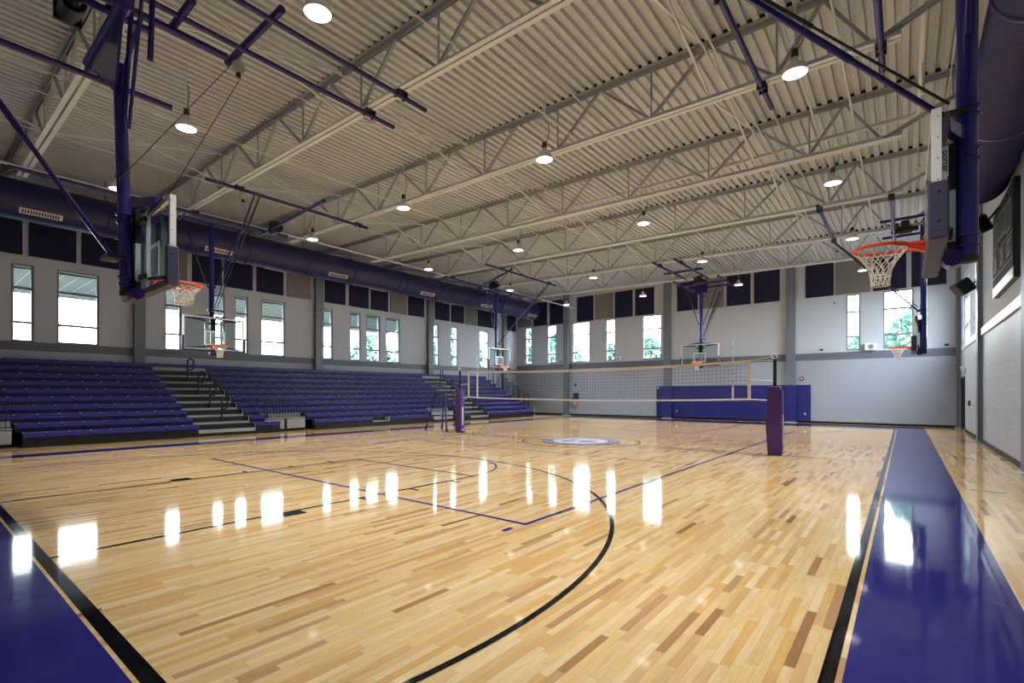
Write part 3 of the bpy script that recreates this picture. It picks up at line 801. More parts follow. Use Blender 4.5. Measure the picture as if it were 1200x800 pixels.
# ------------------------------------------------------------------ basketball hoops
def rot(facing):
    return {'+x': Matrix.Identity(3), '-x': Matrix(((-1, 0, 0), (0, -1, 0), (0, 0, 1))), '+y': Matrix(((0, -1, 0), (1, 0, 0), (0, 0, 1))), '-y': Matrix(((0, 1, 0), (-1, 0, 0), (0, 0, 1)))}[facing].to_4x4()
def clamp_ring(mb, c, r, m='purple_pole'):
    pts = [(c[0]+(r+.012)*math.cos(2*PI*i/16), c[1]+(r+.012)*math.sin(2*PI*i/16), c[2]) for i in range(16)]
    mb.path(pts, .011, m, 6, closed=True)
def hoop(label, wx, wy, facing, mr, mast_top, world_parts, strut=None, net_len=.38, gather=.08, ztop=7.0, lean=0, sz=4.22, sr=1.0):
    r = thing('basketball_hoop', label, 'basketball hoop', (wx, wy, 2.9), 'ceiling hung basketball hoops')
    R = Matrix.Translation((wx, wy, 0)) @ rot(facing)
    def P(mb, name, parent=None, lab=None):
        mb.xf(R)
        return wpart(mb, name, r, lab) if parent is None else sub(mb, name, parent, r, lab)
    # backboard
    b = MB(); b.box(-.014, 0, -.875, .875, 2.94, 3.93, 'boardglass'); board = P(b, 'backboard')
    b = MB(); e = .004
    def ring(y0, y1, z0, z1, w):
        b.box(-.0005, e, y0, y1, z0, z0+w, 'white'); b.box(-.0005, e, y0, y1, z1-w, z1, 'white')
        b.box(-.0005, e, y0, y0+w, z0+w, z1-w, 'white'); b.box(-.0005, e, y1-w, y1, z0+w, z1-w, 'white')
    ring(-.305, .305, 3.06, 3.53, .05); P(b, 'target_square', board)
    b = MB()
    for (y0, y1, z0, z1) in ((-.915, .915, 2.9, 2.945), (-.915, .915, 3.925, 3.97), (-.915, -.865, 2.945, 3.925), (.865, .915, 2.945, 3.925)):
        b.box(-.062, .004, y0, y1, z0, z1, 'white')
    for s in (-1, 1):
        for k in range(6): b.lathe([(.0, .0015*s), (.006, .0015*s), (.006, 0)], (-.04, s*.915, 3.0+k*.18), 'darkgrey', 8, 'y')
    P(b, 'backboard_frame', None, 'white painted steel rim frame')
    b = MB(); p0, p1 = -.11, .03
    b.bbox(p0, p1, -.95, .95, 2.85, 2.925, .015, 'boardpad')
    for s in (-1, 1):
        y0, y1 = sorted((s*.885, s*.95)); b.bbox(p0, p1, y0, y1, 2.9, 3.34, .015, 'boardpad')
        for zz in (3.0, 3.25): b.lathe([(.001, .002*s), (.014, .002*s), (.014, 0)], (-.04, s*.95, zz), 'black', 8, 'y')
    P(b, 'edge_padding', None, 'slate padding along the bottom and lower sides')
    # back frame: uprights and braces
    b = MB()
    for s in (-1, 1):
        b.box(-.13, -.085, s*.23-.035, s*.23+.035, 2.98, 3.88, 'silver')
        b.bar((-.1, s*.23, 3.85), (-.1, s*.85, 3.92), .04, .04, 'boardpad')
        b.bar((-.1, s*.23, 3.02), (-.1, s*.85, 2.95), .04, .04, 'boardpad')
    P(b, 'upright_frame')
    b = MB()
    for zz in (3.05, 3.78):
        b.box(-.17, -.13, -.3, .3, zz-.03, zz+.03, 'blackmetal')
    b.box(-.2, -.14, -.075, .075, 3.0, 3.5, 'silver'); b.box(-.2, -.14, -.08, .08, 3.5, 3.95, 'blackmetal'); b.box(-.2, -.14, -.08, .08, 2.92, 3.0, 'blackmetal')
    P(b, 'height_adjuster', None, 'black and silver height adjuster')
    b = MB(); b.tube((-.18, -.1, 2.84), (-.18, .1, 2.84), .08, 'purple', 14); P(b, 'lower_roller')
    for s in (-1, 1):
        b = MB(); b.bar((-.1, s*.6, 3.93), (-.24, s*.08, 4.0), .07, .12, 'purple'); P(b, 'top_brace')
    # rim
    b = MB(); cx_ = .38
    b.lathe([(.2286, 3.028), (.2286, 3.058), (.246, 3.058), (.246, 3.028), (.2286, 3.028)], (cx_, 0, 0), 'orange', 40)
    b.box(.0, .16, -.07, .07, 3.035, 3.06, 'orange'); b.box(.0, .02, -.09, .09, 2.93, 3.06, 'orange')
    b.hexa([(.02, -.05, 2.95), (.02, .05, 2.95), (.02, .05, 3.035), (.02, -.05, 3.035), (.16, -.03, 3.02), (.16, .03, 3.02), (.16, .03, 3.035), (.16, -.03, 3.035)], 'orange')
    for s in (-1, 1): b.tube((.02, s*.08, 2.99), (cx_-.1, s*.2, 3.035), .009, 'orange', 8)
    rim = P(b, 'rim', None, 'orange rim')
    # net
    b = MB(); n = 12
    q_ = net_len/.38; lv = [(0, .234), (.08*q_, .175), (.145*q_, .13), (.21*q_, max(.1, gather+.01)), (.29*q_, gather+.004), (net_len, gather)]
    for k in range(len(lv)-1):
        d0, r0 = lv[k]; d1, r1 = lv[k+1]
        for j in range(n):
            t0 = 2*PI*(j+.5*(k % 2))/n
            for s in (-.5, .5):
                t1 = t0+2*PI*s/n
                b.tube((cx_+r0*math.cos(t0), r0*math.sin(t0), 3.04-d0), (cx_+r1*math.cos(t1), r1*math.sin(t1), 3.04-d1), .0048, 'netwhite', 5, caps=False)
    for dd, rr in ((lv[-1][0], gather), (lv[-2][0], gather+.005)):
        b.path([(cx_+rr*math.cos(2*PI*i/24), rr*math.sin(2*PI*i/24), 3.04-dd+.012*(i % 2)) for i in range(24)], .007, 'netwhite', 5, closed=True)
    P(b, 'net', None, 'white cord net')
    # mast
    mx_ = -.2-mr
    b = MB(); b.tube((mx_, 0, 2.83), (mx_, lean, mast_top), mr, 'purple_pole', 28, caps=True); P(b, 'mast', None, 'glossy purple mast')
    b = MB(); b.lathe([(mr+.006, 2.86), (mr+.006, 2.80), (.001, 2.80)], (mx_, 0, 0), 'black', 24); P(b, 'mast_cap', None, 'black end cap')
    for zz in (2.95, 3.05, 3.78, 3.88, sz-.02, sz+.06):
        b = MB(); clamp_ring(b, (mx_, lean*(zz-2.83)/(mast_top-2.83), zz), mr); P(b, 'mast_clamp')
    for zz in (3.0, 3.83):
        b = MB(); b.box(mx_+mr, -.14, -.07, .07, zz-.05, zz+.05, 'blackmetal'); P(b, 'mast_bracket', None, 'black bracket')
    # ceiling hinge bar and V braces
    b = MB(); b.tube((mx_, -.95, ztop), (mx_, .95, ztop), .045, 'purple', 12); P(b, 'hinge_bar')
    for s in (-1, 1):
        b = MB(); b.tube((mx_, s*.85, ztop-.03), (mx_, s*.09, 4.95), .022, 'purple', 8); P(b, 'side_brace')
    if mast_top < ztop-.1 and not lean:
        b = MB(); b.box(mx_-.04, mx_+.04, -.3, .3, mast_top-.2, ztop, 'purple'); P(b, 'gusset_plate')
    if strut:
        fx, fz, fy = strut
        b = MB(); p = Vector((mx_+(mr+.05)*(1 if fx > 0 else -1), lean*(sz-2.83)/(mast_top-2.83), sz)); q = Vector((fx, fy, fz))
        m_ = p.lerp(q, .35); b.tube(p, m_, .028*sr, 'purple', 10); b.tube(m_, q, .036*sr, 'purple', 10)
        b.lathe([(.001, -.05), (.045, -.03), (.045, .03), (.001, .05)], tuple(p), 'silver', 12)
        P(b, 'fold_strut')
        b = MB(); b.tube(p+Vector((0, .12, .1)), q+Vector((0, .14, 0)), .014, 'blackmetal', 8); b.tube((p+Vector((0, .12, .1))).lerp(q, .5)+Vector((0, .07, 0)), q+Vector((0, .14, 0)), .024, 'blackmetal', 8)
        P(b, 'safety_strap', None, 'black safety strap')
        b = MB(); b.box(p.x-.12, p.x+.05, -.16, .16, sz-.03, sz+.02, 'blackmetal'); P(b, 'strut_bracket')
    for name, kind, args in world_parts:
        b = MB()
        if kind == 'tube':
            b.tube(*args)
            p, q = Vector(args[0]), Vector(args[1])
        elif kind == 'winch':
            x, y, z = args
            b.tube((x-.17, y, z), (x+.17, y, z), .13, 'blackmetal', 18); b.box(x-.1, x+.1, y-.16, y+.16, z+.05, z+.26, 'blackmetal'); b.tube((x+.17, y, z), (x+.33, y, z), .08, 'blackmetal', 14); b.box(x-.22, x-.17, y-.15, y+.15, z-.12, z+.22, 'blackmetal')
        elif kind == 'pulley':
            x, y, z = args
            b.tube((x-.03, y, z), (x+.03, y, z), .1, 'silver', 20); b.box(x-.04, x+.04, y-.03, y+.03, z, z+.16, 'silver'); b.lathe([(.001, -.17), (.04, -.16), (.04, -.1)], (x, y, z), 'black', 10)
        elif kind == 'clamp':
            x, y, z, ax = args
            b.box(x-.07, x+.07, y-.09, y+.09, z+.05, z+.06, 'blackmetal')
            for o_ in (-.09, .09):
                b.box(x-.07 if ax == 'y' else x+o_-.012, x+.07 if ax == 'y' else x+o_+.012, y+o_-.012 if ax == 'y' else y-.07, y+o_+.012 if ax == 'y' else y+.07, z-.062, z+.07, 'blackmetal')
        elif kind == 'plate':
            n_ = len(args); vs = [(x, yy, z) for yy in (-11.93, -11.9) for x, z in args]
            b.add(vs, [tuple(range(n_)), tuple(range(2*n_-1, n_-1, -1))]+[(i, n_+i, n_+(i+1) % n_, (i+1) % n_) for i in range(n_)], 'purple')
        elif kind == 'cable':
            b.path(args, .006, 'darkgrey', 5)
        wpart(b, name, r)
    return r

T = 'tube'
# near main basket (A), facing away from the camera end
zA = 7.0
hoopA = hoop('near main basket at upper left, seen from behind its glass board', .12, -11.55, '+y', .074, 5.95, [
    ('ceiling_beam', T, ((.8, -15.3, zA), (.8, -7.25, zA), .042, 'purple', 12)),
    ('ceiling_beam', T, ((-.17, -15.3, zA), (-.17, -7.25, zA), .042, 'purple', 12)),
    ('ceiling_beam', T, ((-.38, -13.6, 6.88), (-.38, -10.4, 6.88), .055, 'purple', 12)),
    ('ceiling_beam', T, ((-.62, -13.4, 6.86), (-.62, -11.33, 6.86), .05, 'purple', 12)),
    ('ceiling_beam', T, ((-2.8, -15.3, 6.95), (-2.8, -10.42, 6.95), .05, 'purple', 12)),
    ('cross_beam', T, ((-.8, -10.22, 7.06), (1.05, -10.22, 7.06), .055, 'purple', 12)),
    ('cross_beam', T, ((-2.95, -11.2, 6.86), (-2.55, -11.2, 6.86), .05, 'purple', 12)),
    ('cross_beam', T, ((-.55, -11.12, 7.0), (.3, -11.12, 7.0), .055, 'purple', 12)),
    ('hinge_sleeve', T, ((-1.45, -11.9, 6.45), (.4, -11.9, 6.45), .085, 'purple_pole', 20)),
    ('drop_tube', T, ((.1, -11.75, 6.95), (-.1, -11.8, 5.1), .03, 'purple', 10)),
    ('drop_tube', T, ((.35, -11.6, 6.9), (.32, -11.62, 5.9), .035, 'purple', 10)),
    ('link_tube', T, ((-.3, -11.55, 6.85), (-2.75, -11.25, 6.9), .035, 'purple', 10)),
    ('winch', 'winch', (-.85, -12.22, 6.8)),
    ('pulley', 'pulley', (-.55, -10.15, 6.92)),
    ('beam_clamp', 'clamp', (.8, -7.85, 7.02, 'y')), ('beam_clamp', 'clamp', (-.17, -7.85, 7.02, 'y')),
    ('beam_clamp', 'clamp', (.8, -11.6, 7.02, 'y')), ('beam_clamp', 'clamp', (-2.8, -11.6, 7.0, 'y')),
    ('hoist_cable', 'cable', [(-.55, -10.12, 6.75), (-.2, -11.4, 4.05)]),
    ('hoist_cable', 'cable', [(-.78, -10.2, 7.0), (.1, -11.9, 4.3)]),
    ('gusset_plate', 'plate', [(-1.35, 6.45), (.36, 6.45), (.02, 5.55), (-.14, 5.55)]),
], strut=(-2.9, 7.0, 0.1), lean=.34, sz=3.27, net_len=.26, gather=.115)
# far main basket (D)
hoopD = hoop('far main basket facing the camera in front of the blue wall pads', .03, 11.62, '-y', .08, 6.75, [
    ('ceiling_beam', T, ((-.22, 6.4, zA), (-.22, 10.4, zA), .045, 'purple', 12)),
    ('ceiling_beam', T, ((.68, 6.4, zA), (.68, 10.9, zA), .045, 'purple', 12)),
    ('ceiling_beam', T, ((-.78, 10.3, 6.95), (-.78, 14.9, 6.95), .05, 'purple', 12)),
    ('ceiling_beam', T, ((1.28, 10.3, 6.95), (1.28, 14.9, 6.95), .05, 'purple', 12)),
    ('cross_beam', T, ((-.75, 9.0, 7.08), (1.0, 9.0, 7.08), .05, 'purple', 12)),
    ('cross_beam', T, ((-1.0, 11.3, 6.9), (1.4, 11.3, 6.9), .05, 'purple', 12)),
    ('cross_beam', T, ((-1.0, 12.35, 6.9), (1.5, 12.35, 6.9), .05, 'purple', 12)),
    ('winch', 'winch', (.35, 10.6, 6.85)),
    ('beam_clamp', 'clamp', (-.22, 7.15, 7.02, 'y')), ('beam_clamp', 'clamp', (.68, 7.15, 7.02, 'y')),
    ('hoist_cable', 'cable', [(.2, 9.0, 7.0), (.1, 11.9, 4.1)]),
], strut=(-2.6, 6.95, .25))
# left side baskets (B near, C far)
def side_left(label, y, y0, y1, b2a, b2b, jy):
    return hoop(label, -9.33, y, '+x', .078, 7.02, [
        ('ceiling_beam', T, ((-5.98, y0, 7.05), (-5.98, y1, 7.05), .045, 'purple', 12)),
        ('ceiling_beam', T, ((-9.1, b2a, 7.1), (-9.1, b2b, 7.1), .05, 'purple', 12)),
        ('cross_beam', T, ((-9.2, y0+(y1-y0)*.5+.4 if y > 0 else -5.75, 7.0), (-4.8 if y < 0 else -5.5, -6.05 if y < 0 else y0+1.2, 7.0), .045, 'purple', 12)),
        ('winch', 'winch', (-8.3, -5.7 if y < 0 else y-1.7, 6.98)),
        ('pulley', 'pulley', (-6.0, y-.55, 6.9)),
        ('hinge_link', T, ((-9.1, y-.9, 7.08), (-9.72, y-.9, 7.0), .035, 'purple', 8)),
        ('hinge_link', T, ((-9.1, y+.9, 7.08), (-9.72, y+.9, 7.0), .035, 'purple', 8)),
        ('beam_clamp', 'clamp', (-5.98, jy, 7.06, 'y')), ('beam_clamp', 'clamp', (-9.1, jy, 7.12, 'y')),
        ('beam_clamp', 'clamp', (-5.98, jy+3.75, 7.06, 'y')),
    ], strut=(3.33, 7.0, -.25), ztop=7.05, sr=.65)
side_left('left side basket before the near bleacher aisle, glass board facing right', -7.2, -8.7, -3.75, -12.0, -4.9, -7.85)
side_left('far left side basket above the far end of the bleachers', 7.3, 2.3, 7.75, 2.9, 10.9, 3.4)
def side_right(label, y, mr, y0, y1, x7a, x7b, jy):
    return hoop(label, 8.18, y, '-x', mr, 7.02, [
        ('ceiling_beam', T, ((6.05, y0, 6.9), (6.05, y1, 6.9), .045, 'purple', 12)),
        ('ceiling_beam', T, ((7.71, x7a, 6.85), (7.71, x7b, 6.85), .05, 'purple', 12)),
        ('cross_beam', T, ((7.38, y-1.4, 6.95), (9.0, y-1.4, 6.95), .045, 'purple', 12)),
        ('cross_beam', T, ((7.38, y+.75, 6.95), (9.0, y+.75, 6.95), .045, 'purple', 12)),
        ('winch', 'winch', (8.0, y-.6, 6.8)),
        ('pulley', 'pulley', (6.1, y+.2, 6.75)),
        ('beam_clamp', 'clamp', (6.05, jy, 6.9, 'y')), ('beam_clamp', 'clamp', (7.71, jy, 6.86, 'y')),
        ('beam_clamp', 'clamp', (6.05, jy-3.75, 6.9, 'y')), ('beam_clamp', 'clamp', (7.71, jy-3.75, 6.86, 'y')),
    ], strut=(2.1, 6.85, 0), ztop=6.95)
eh = side_right('large right side basket in the foreground, orange rim pointing left', -7.2, .083, -8.4, -3.3, -8.4, -3.45, -4.1)
side_right('far right side basket near the far right windows', 7.45, .085, 3.0, 7.6, 3.45, 8.5, 7.15)
# maker's name on the near right basket's upright
def text(s, size, loc, rot_, m, parent, root, name, ext=.001):
    cu = bpy.data.curves.new(name, 'FONT'); cu.body = s; cu.size = size; cu.align_x = 'CENTER'; cu.align_y = 'CENTER'; cu.extrude = ext
    tmp = bpy.data.objects.new(name, cu); COL.objects.link(tmp)
    bpy.context.view_layer.update()
    me = bpy.data.meshes.new_from_object(tmp.evaluated_get(bpy.context.evaluated_depsgraph_get()))
    bpy.data.objects.remove(tmp)
    me.materials.clear(); me.materials.append(M[m])
    o = bpy.data.objects.new(name, me); COL.objects.link(o); o.parent = parent
    L = Vector(root.location); o.location = Vector(loc)-L; o.rotation_euler = rot_
    return o
b = MB(); b.box(8.25, 8.29, -8.03, -8.02, 3.4, 3.66, 'white'); wpart(b, 'name_plate', eh, 'white plate with the maker name')
text('porter', .07, (8.27, -8.033, 3.53), (PI/2, PI/2, 0), 'black', eh, eh, 'maker_lettering')

# ------------------------------------------------------------------ volleyball net, posts, stand
def vpost(label, x, w, taper):
    r = thing('volleyball_post', label, 'net post', (x, 0, 0), 'padded volleyball posts')
    b = MB(); b.tube((x, 0, 0), (x, 0, 2.42), .042, 'blackmetal', 16); wpart(b, 'pole', r, 'black pole')
    b = MB(); s = w/2
    def ringp(z, e): return [(x-s-e, -s-e, z), (x+s+e, -s-e, z), (x+s+e, s+e, z), (x-s-e, s+e, z)]
    R0 = [ringp(0.01, -taper*.2), ringp(.7, taper), ringp(1.68, -taper*.3), ringp(1.7, -.03-taper*.3)]
    vs = sum(R0, []); fs = [(3, 2, 1, 0), (12, 13, 14, 15)]
    for k in range(3):
        for i in range(4): fs.append((k*4+i, k*4+(i+1) % 4, k*4+4+(i+1) % 4, k*4+4+i))
    b.add(vs, fs, 'postpad'); wpart(b, 'post_pad', r, 'purple vinyl pad')
    sx = 1
    b = MB(); b.box(x+s+.001+taper*.3, x+s+.012+taper*.9, -s*.6, s*.75, .05, 1.6, 'postpad2')
    b.box(x+s+.012+taper*.9, x+s+.016+taper*.9, -.03, .03, .3, 1.0, 'white'); b.box(x+s+.012+taper*.9, x+s+.016+taper*.9, -.06, .06, .1, .13, 'white')
    wpart(b, 'pad_strap', r, 'violet pad flap with white marking')
    b = MB(); b.path([(x+.06*math.cos(2*PI*i/20), 0-.05, 2.44+.06*math.sin(2*PI*i/20)) for i in range(20)], .014, 'white', 8, closed=True); wpart(b, 'top_pulley', r, 'white ring at the top')
    b = MB(); b.lathe([(.11, 0.004), (.11, .015), (.05, .02)], (x, 0, 0), 'stainless', 20); wpart(b, 'floor_plate', r)
    return r
vpost('purple padded volleyball post at right, before the blue wall pads', 5.5, .28, .03)
vpost('purple padded volleyball post at left, beside the referee stand', -5.3, .26, .0)
nt_ = thing('volleyball_net', 'volleyball net strung across the court between two padded posts', 'net', (0, 0, 1.3))
ZT = lambda x: 2.24+.10*(x/4.9)**2
ZBn = lambda x: 1.30+.07*(x/4.9)**2
N = 98; X0, X1 = -4.85, 4.92
b = MB()
for i in range(N+1):
    x = X0+(X1-X0)*i/N; b.tube((x, 0, ZBn(x)), (x, 0, ZT(x)), .0034, 'cord', 4, caps=False)
for k in range(1, 10):
    f = k/10
    b.path([(X0+(X1-X0)*i/24, 0, ZBn(X0+(X1-X0)*i/24)*(1-f)+ZT(X0+(X1-X0)*i/24)*f) for i in range(25)], .0034, 'cord', 4)
wpart(b, 'mesh_cord', nt_, 'dark square mesh')
def tape(zf, h, name, m='tape'):
    b = MB()
    for i in range(24):
        xa, xb_ = X0+(X1-X0)*i/24, X0+(X1-X0)*(i+1)/24
        b.hexa([(xa, -.006, zf(xa)-h/2), (xa, .006, zf(xa)-h/2), (xa, .006, zf(xa)+h/2), (xa, -.006, zf(xa)+h/2), (xb_, -.006, zf(xb_)-h/2), (xb_, .006, zf(xb_)-h/2), (xb_, .006, zf(xb_)+h/2), (xb_, -.006, zf(xb_)+h/2)], m)
    wpart(b, name, nt_)
tape(ZT, .065, 'top_tape'); tape(ZBn, .045, 'bottom_tape', 'white')
for x in (X0, X1):
    b = MB(); b.box(x-.035, x+.035, -.01, .01, ZBn(x)-.02, ZT(x)+.03, 'tape'); wpart(b, 'side_tape', nt_)
for x in (-4.4, 4.53):
    b = MB()
    for k in range(15): b.tube((x, .015, ZBn(x)-.02+k*.11), (x, .015, ZBn(x)-.02+(k+1)*.11), .009, 'white' if k % 2 else 'silver', 8)
    b.box(x-.025, x+.025, -.015, .015, ZBn(x), ZT(x), 'white') if x < 0 else b.box(x-.02, x+.02, -.012, .012, ZBn(x), ZBn(x)+.32, 'white')
    wpart(b, 'antenna', nt_, 'thin striped antenna')
b = MB()
for s, xp, xe in ((-1, -5.3, X0), (1, 5.5, X1)):
    b.path([(xe, 0, ZT(xe)), (xp, 0, ZT(xe)+.0)], .011, 'tape', 6); b.path([(xe, 0, ZT(xe)+.02), (xp, 0, 2.43)], .006, 'tape', 6)
    b.path([(xe, 0, ZBn(xe)+.5), (xp, 0, 1.83)], .012, 'white', 6); b.path([(xe, 0, ZBn(xe)), (xp-s*.15, 0, ZBn(xe)-.02)], .016, 'white', 6)
wpart(b, 'tension_line', nt_)

rs = thing('referee_stand', 'dark purple ladder style referee stand before the far bleachers', 'referee stand', (-6.7, .4, 0))
feet = {'a': (-7.35, .1), 'b': (-7.3, .95), 'c': (-6.15, .12), 'd': (-6.1, .95)}
tops = {'a': (-6.95, .28), 'b': (-6.95, .78), 'c': (-6.45, .28), 'd': (-6.45, .78)}
for k in 'abcd':
    b = MB(); f, t_ = feet[k], tops[k]
    b.tube((f[0], f[1], .04), (t_[0], t_[1], 1.5), .034, 'postpad' if k in 'cd' else 'purple', 10); wpart(b, 'leg', rs)
    b = MB(); b.tube((f[0]-.05, f[1], .035), (f[0]+.05, f[1], .035), .033, 'black', 10); wpart(b, 'caster', rs)
b = MB(); b.bbox(-7.0, -6.4, .22, .84, 1.47, 1.52, .01, 'blackmetal'); wpart(b, 'platform', rs)
b = MB(); b.path([(-6.98, .25, 1.5), (-6.98, .25, 1.8), (-6.85, .25, 1.86), (-6.55, .25, 1.86), (-6.42, .25, 1.8), (-6.2, .25, 1.55)], .018, 'postpad', 8); b.path([(-6.98, .81, 1.5), (-6.98, .81, 1.8), (-6.85, .81, 1.86), (-6.55, .81, 1.86), (-6.42, .81, 1.8), (-6.2, .81, 1.55)], .018, 'postpad', 8)
b.bar((-6.98, .25, 1.8), (-6.98, .81, 1.8), .03, .12, 'postpad'); wpart(b, 'hand_rail', rs)
for z in (.3, .6, .9, 1.2):
    u = (z-.04)/1.46; L_ = lambda k: (feet[k][0]*(1-u)+tops[k][0]*u, feet[k][1]*(1-u)+tops[k][1]*u, z)
    b = MB(); b.bar(L_('a'), L_('b'), .05, .03, 'postpad'); wpart(b, 'rung', rs)
    if z in (.6,):
        b = MB(); b.tube(L_('a'), L_('c'), .016, 'purple', 8); b.tube(L_('b'), L_('d'), .016, 'purple', 8); b.tube(L_('c'), L_('d'), .016, 'purple', 8); wpart(b, 'spreader', rs)
b = MB(); b.bar((-7.2, .1, .14), (-6.3, .12, .14), .03, .03, 'white'); wpart(b, 'base_bar', rs) if False else None

# ------------------------------------------------------------------ blue wall pads behind the far basket
pi_ = 0
pads = [(-3.73, -3.3, 0), (-3.3, -2.8, .22), (-2.8, -1.55, 0), (-1.55, -.3, 0), (-.3, .95, 0), (.95, 2.1, 0), (2.1, 3.2, 0), (3.2, 3.64, .22), (3.64, 4.3, 0)]
for i, (a, b_, off) in enumerate(pads):
    b = MB(); w = b_-a
    b.bbox(-w/2+.002, w/2-.002, -.06, .0, 0, 1.83, .012, 'pad')
    if off:
        b = MB(); b.bbox(-w/2-.03, w/2+.03, -.06, 0, 0, 1.83, .012, 'pad')
    o = b.build('wall_pad'); o.location = ((a+b_)/2, YB-.001-off, .1)
    if not off: o.location.y = YB-.035
    tag(o, 'blue vinyl wall pad on the back wall, %s from the left of the row' % ORD[i], 'wall pad', 'blue safety pads behind the far basket')
for i, x in enumerate((-2.5, 4.05)):
    b = MB(); b.box(-.04, .04, -.012, 0, -.06, .06, 'aisle'); b.box(-.015, .015, -.016, -.012, -.03, .03, 'white'); o = b.build('wall_outlet'); o.location = (x, YB-.096, .46); tag(o, ['small pale outlet low on the blue pads at the left', 'small pale outlet low on the blue pads at the right end'][i], 'outlet', 'outlets in the blue pads')
b = MB(); b.box(-.05, .05, -.012, 0, -.05, .05, 'white'); o = b.build('corner_tag'); o.location = (-3.62, YB-.096, 1.83); tag(o, 'small white tag at the top left corner of the blue pads', 'tag')
for i, x in enumerate((-1.4, -.2, 1.2, 2.3)):
    b = MB(); b.lathe([(.1, 0), (.1, .006), (.001, .006)], (0, 0, 0), 'stainless', 20); o = b.build('floor_socket_cover'); o.location = (x, 14.6, .006); tag(o, 'round steel floor socket cover before the blue pads, %s from the left' % ORD[i], 'floor cover', 'steel floor covers before the pads')
b = MB(); b.box(-.2, .2, -.04, .04, 0, .006, 'stainless'); o = b.build('floor_plate'); o.location = (9.0, -3.0, .001); tag(o, 'thin steel floor plate on the wood beside the blue strip at right', 'floor plate')

# ------------------------------------------------------------------ back wall fixtures
df = thing('drinking_fountain', 'dark drinking fountain with bottle filler beside the left back column', 'drinking fountain', (-9.35, YB, .6))
b = MB(); b.bbox(-9.6, -9.15, YB-.32, YB-.002, .95, 1.15, .03, 'darkgrey'); wpart(b, 'basin', df)
b = MB(); b.box(-9.57, -9.18, YB-.1, YB-.002, 1.15, 1.52, 'darkgrey'); wpart(b, 'bottle_filler', df)
b = MB(); b.hexa([(-9.45, YB-.2, .7), (-9.3, YB-.2, .7), (-9.3, YB-.01, .7), (-9.45, YB-.01, .7), (-9.58, YB-.3, .95), (-9.17, YB-.3, .95), (-9.17, YB-.01, .95), (-9.58, YB-.01, .95)], 'stainless'); wpart(b, 'lower_cover', df)
def dot(name, label, cat, loc, r, m, d=.06, m2=None):
    b = MB(); b.lathe([(r*1.0, 0), (r, -d*.7), (r*.8, -d), (.001, -d)], (0, 0, 0), m, 18, 'y')
    if m2: b.lathe([(r*.5, -d-.001), (r*.5, -d-.004), (.001, -d-.004)], (0, 0, 0), m2, 14, 'y')
    o = b.build(name); o.location = loc; tag(o, label, cat)
dot('alarm_horn', 'round dark alarm horn above the drinking fountain', 'alarm', (-9.43, YB-.002, 2.06), .09, 'darkgrey')
dot('wall_speaker', 'round white speaker on the grey band between the left back windows', 'speaker', (-6.22, YB-.002, 3.74), .14, 'white', .07, 'frame')
dot('fire_alarm', 'dark red round alarm just behind the right net post', 'alarm', (3.9, YB-.002, 2.25), .1, 'red', .08, 'white')
dot('camera_dome', 'small dark dot high on the back wall between panels and window', 'sensor', (5.29, YB-.002, 5.97), .04, 'darkgrey')
for loc, lb_ in (((4.72, YB-.1, 3.68), 'small black camera on the back wall right of the third column'), ((9.38, YB-.1, 3.65), 'small black camera at the far right end of the back wall'), ((-10.6, YB-.1, 3.66), 'small black camera left of the leftmost back wall column')):
    r = thing('security_camera', lb_, 'camera', loc, 'small cameras above the grey band')
    b = MB(); b.tube(loc, (loc[0]+.08, loc[1]-.1, loc[2]-.02), .05, 'black', 12); wpart(b, 'camera_body', r)
    b = MB(); b.tube((loc[0], YB-.001, loc[2]), loc, .025, 'frame', 10); wpart(b, 'mount', r)
r = thing('speaker_box', 'white square speaker box on the ledge between the two right back windows', 'speaker', (6.72, YB, 3.55))
b = MB(); b.bbox(6.5, 6.95, YB-.22, YB-.002, 3.54, 3.88, .02, 'white'); wpart(b, 'cabinet', r)
b = MB(); b.lathe([(.11, -.004), (.11, 0)], (6.74, YB-.22, 3.71), 'frame', 18, 'y'); b.disc((6.74, YB-.224, 3.71), .11, 'frame', 18, 'y'); wpart(b, 'grille', r)

# ------------------------------------------------------------------ right wall fixtures
sc_ = thing('scoreboard', 'dark scoreboard on the right wall over the white ledge', 'scoreboard', (XR, 2.5, 4.0))
sx0, sx1 = XR-.1, XR-.001
b = MB(); b.box(sx0, sx1, 1.0, 4.1, 3.95, 6.05, 'blackmetal'); wpart(b, 'cabinet', sc_)
b = MB(); b.box(sx0-.012, sx0, 1.03, 4.07, 4.2, 6.02, 'scoreface'); face = wpart(b, 'face', sc_)
b = MB(); b.box(sx0-.012, sx0, 1.03, 4.07, 3.96, 4.19, 'white'); wpart(b, 'bottom_panel', sc_, 'white strip along the bottom')
for (y0, y1, z0, z1) in ((1.3, 1.9, 5.1, 5.7), (2.1, 3.1, 5.2, 5.75), (3.25, 3.85, 5.1, 5.7), (1.3, 1.8, 4.55, 4.85), (2.3, 2.8, 4.55, 4.85), (3.3, 3.8, 4.55, 4.85)):
    b = MB(); b.box(sx0-.018, sx0-.012, y0, y1, z0, z1, 'scoredark')
    for (c0, c1, e0, e1) in ((y0-.03, y0, z0-.03, z1+.03), (y1, y1+.03, z0-.03, z1+.03), (y0, y1, z0-.03, z0), (y0, y1, z1, z1+.03)): b.box(sx0-.02, sx0-.012, c0, c1, e0, e1, 'frame')
    sub(b, 'display_window', face, sc_)
for zz in (4.95, 4.4):
    b = MB(); b.box(sx0-.016, sx0-.012, 1.06, 4.04, zz, zz+.02, 'frame'); sub(b, 'divider_line', face, sc_)

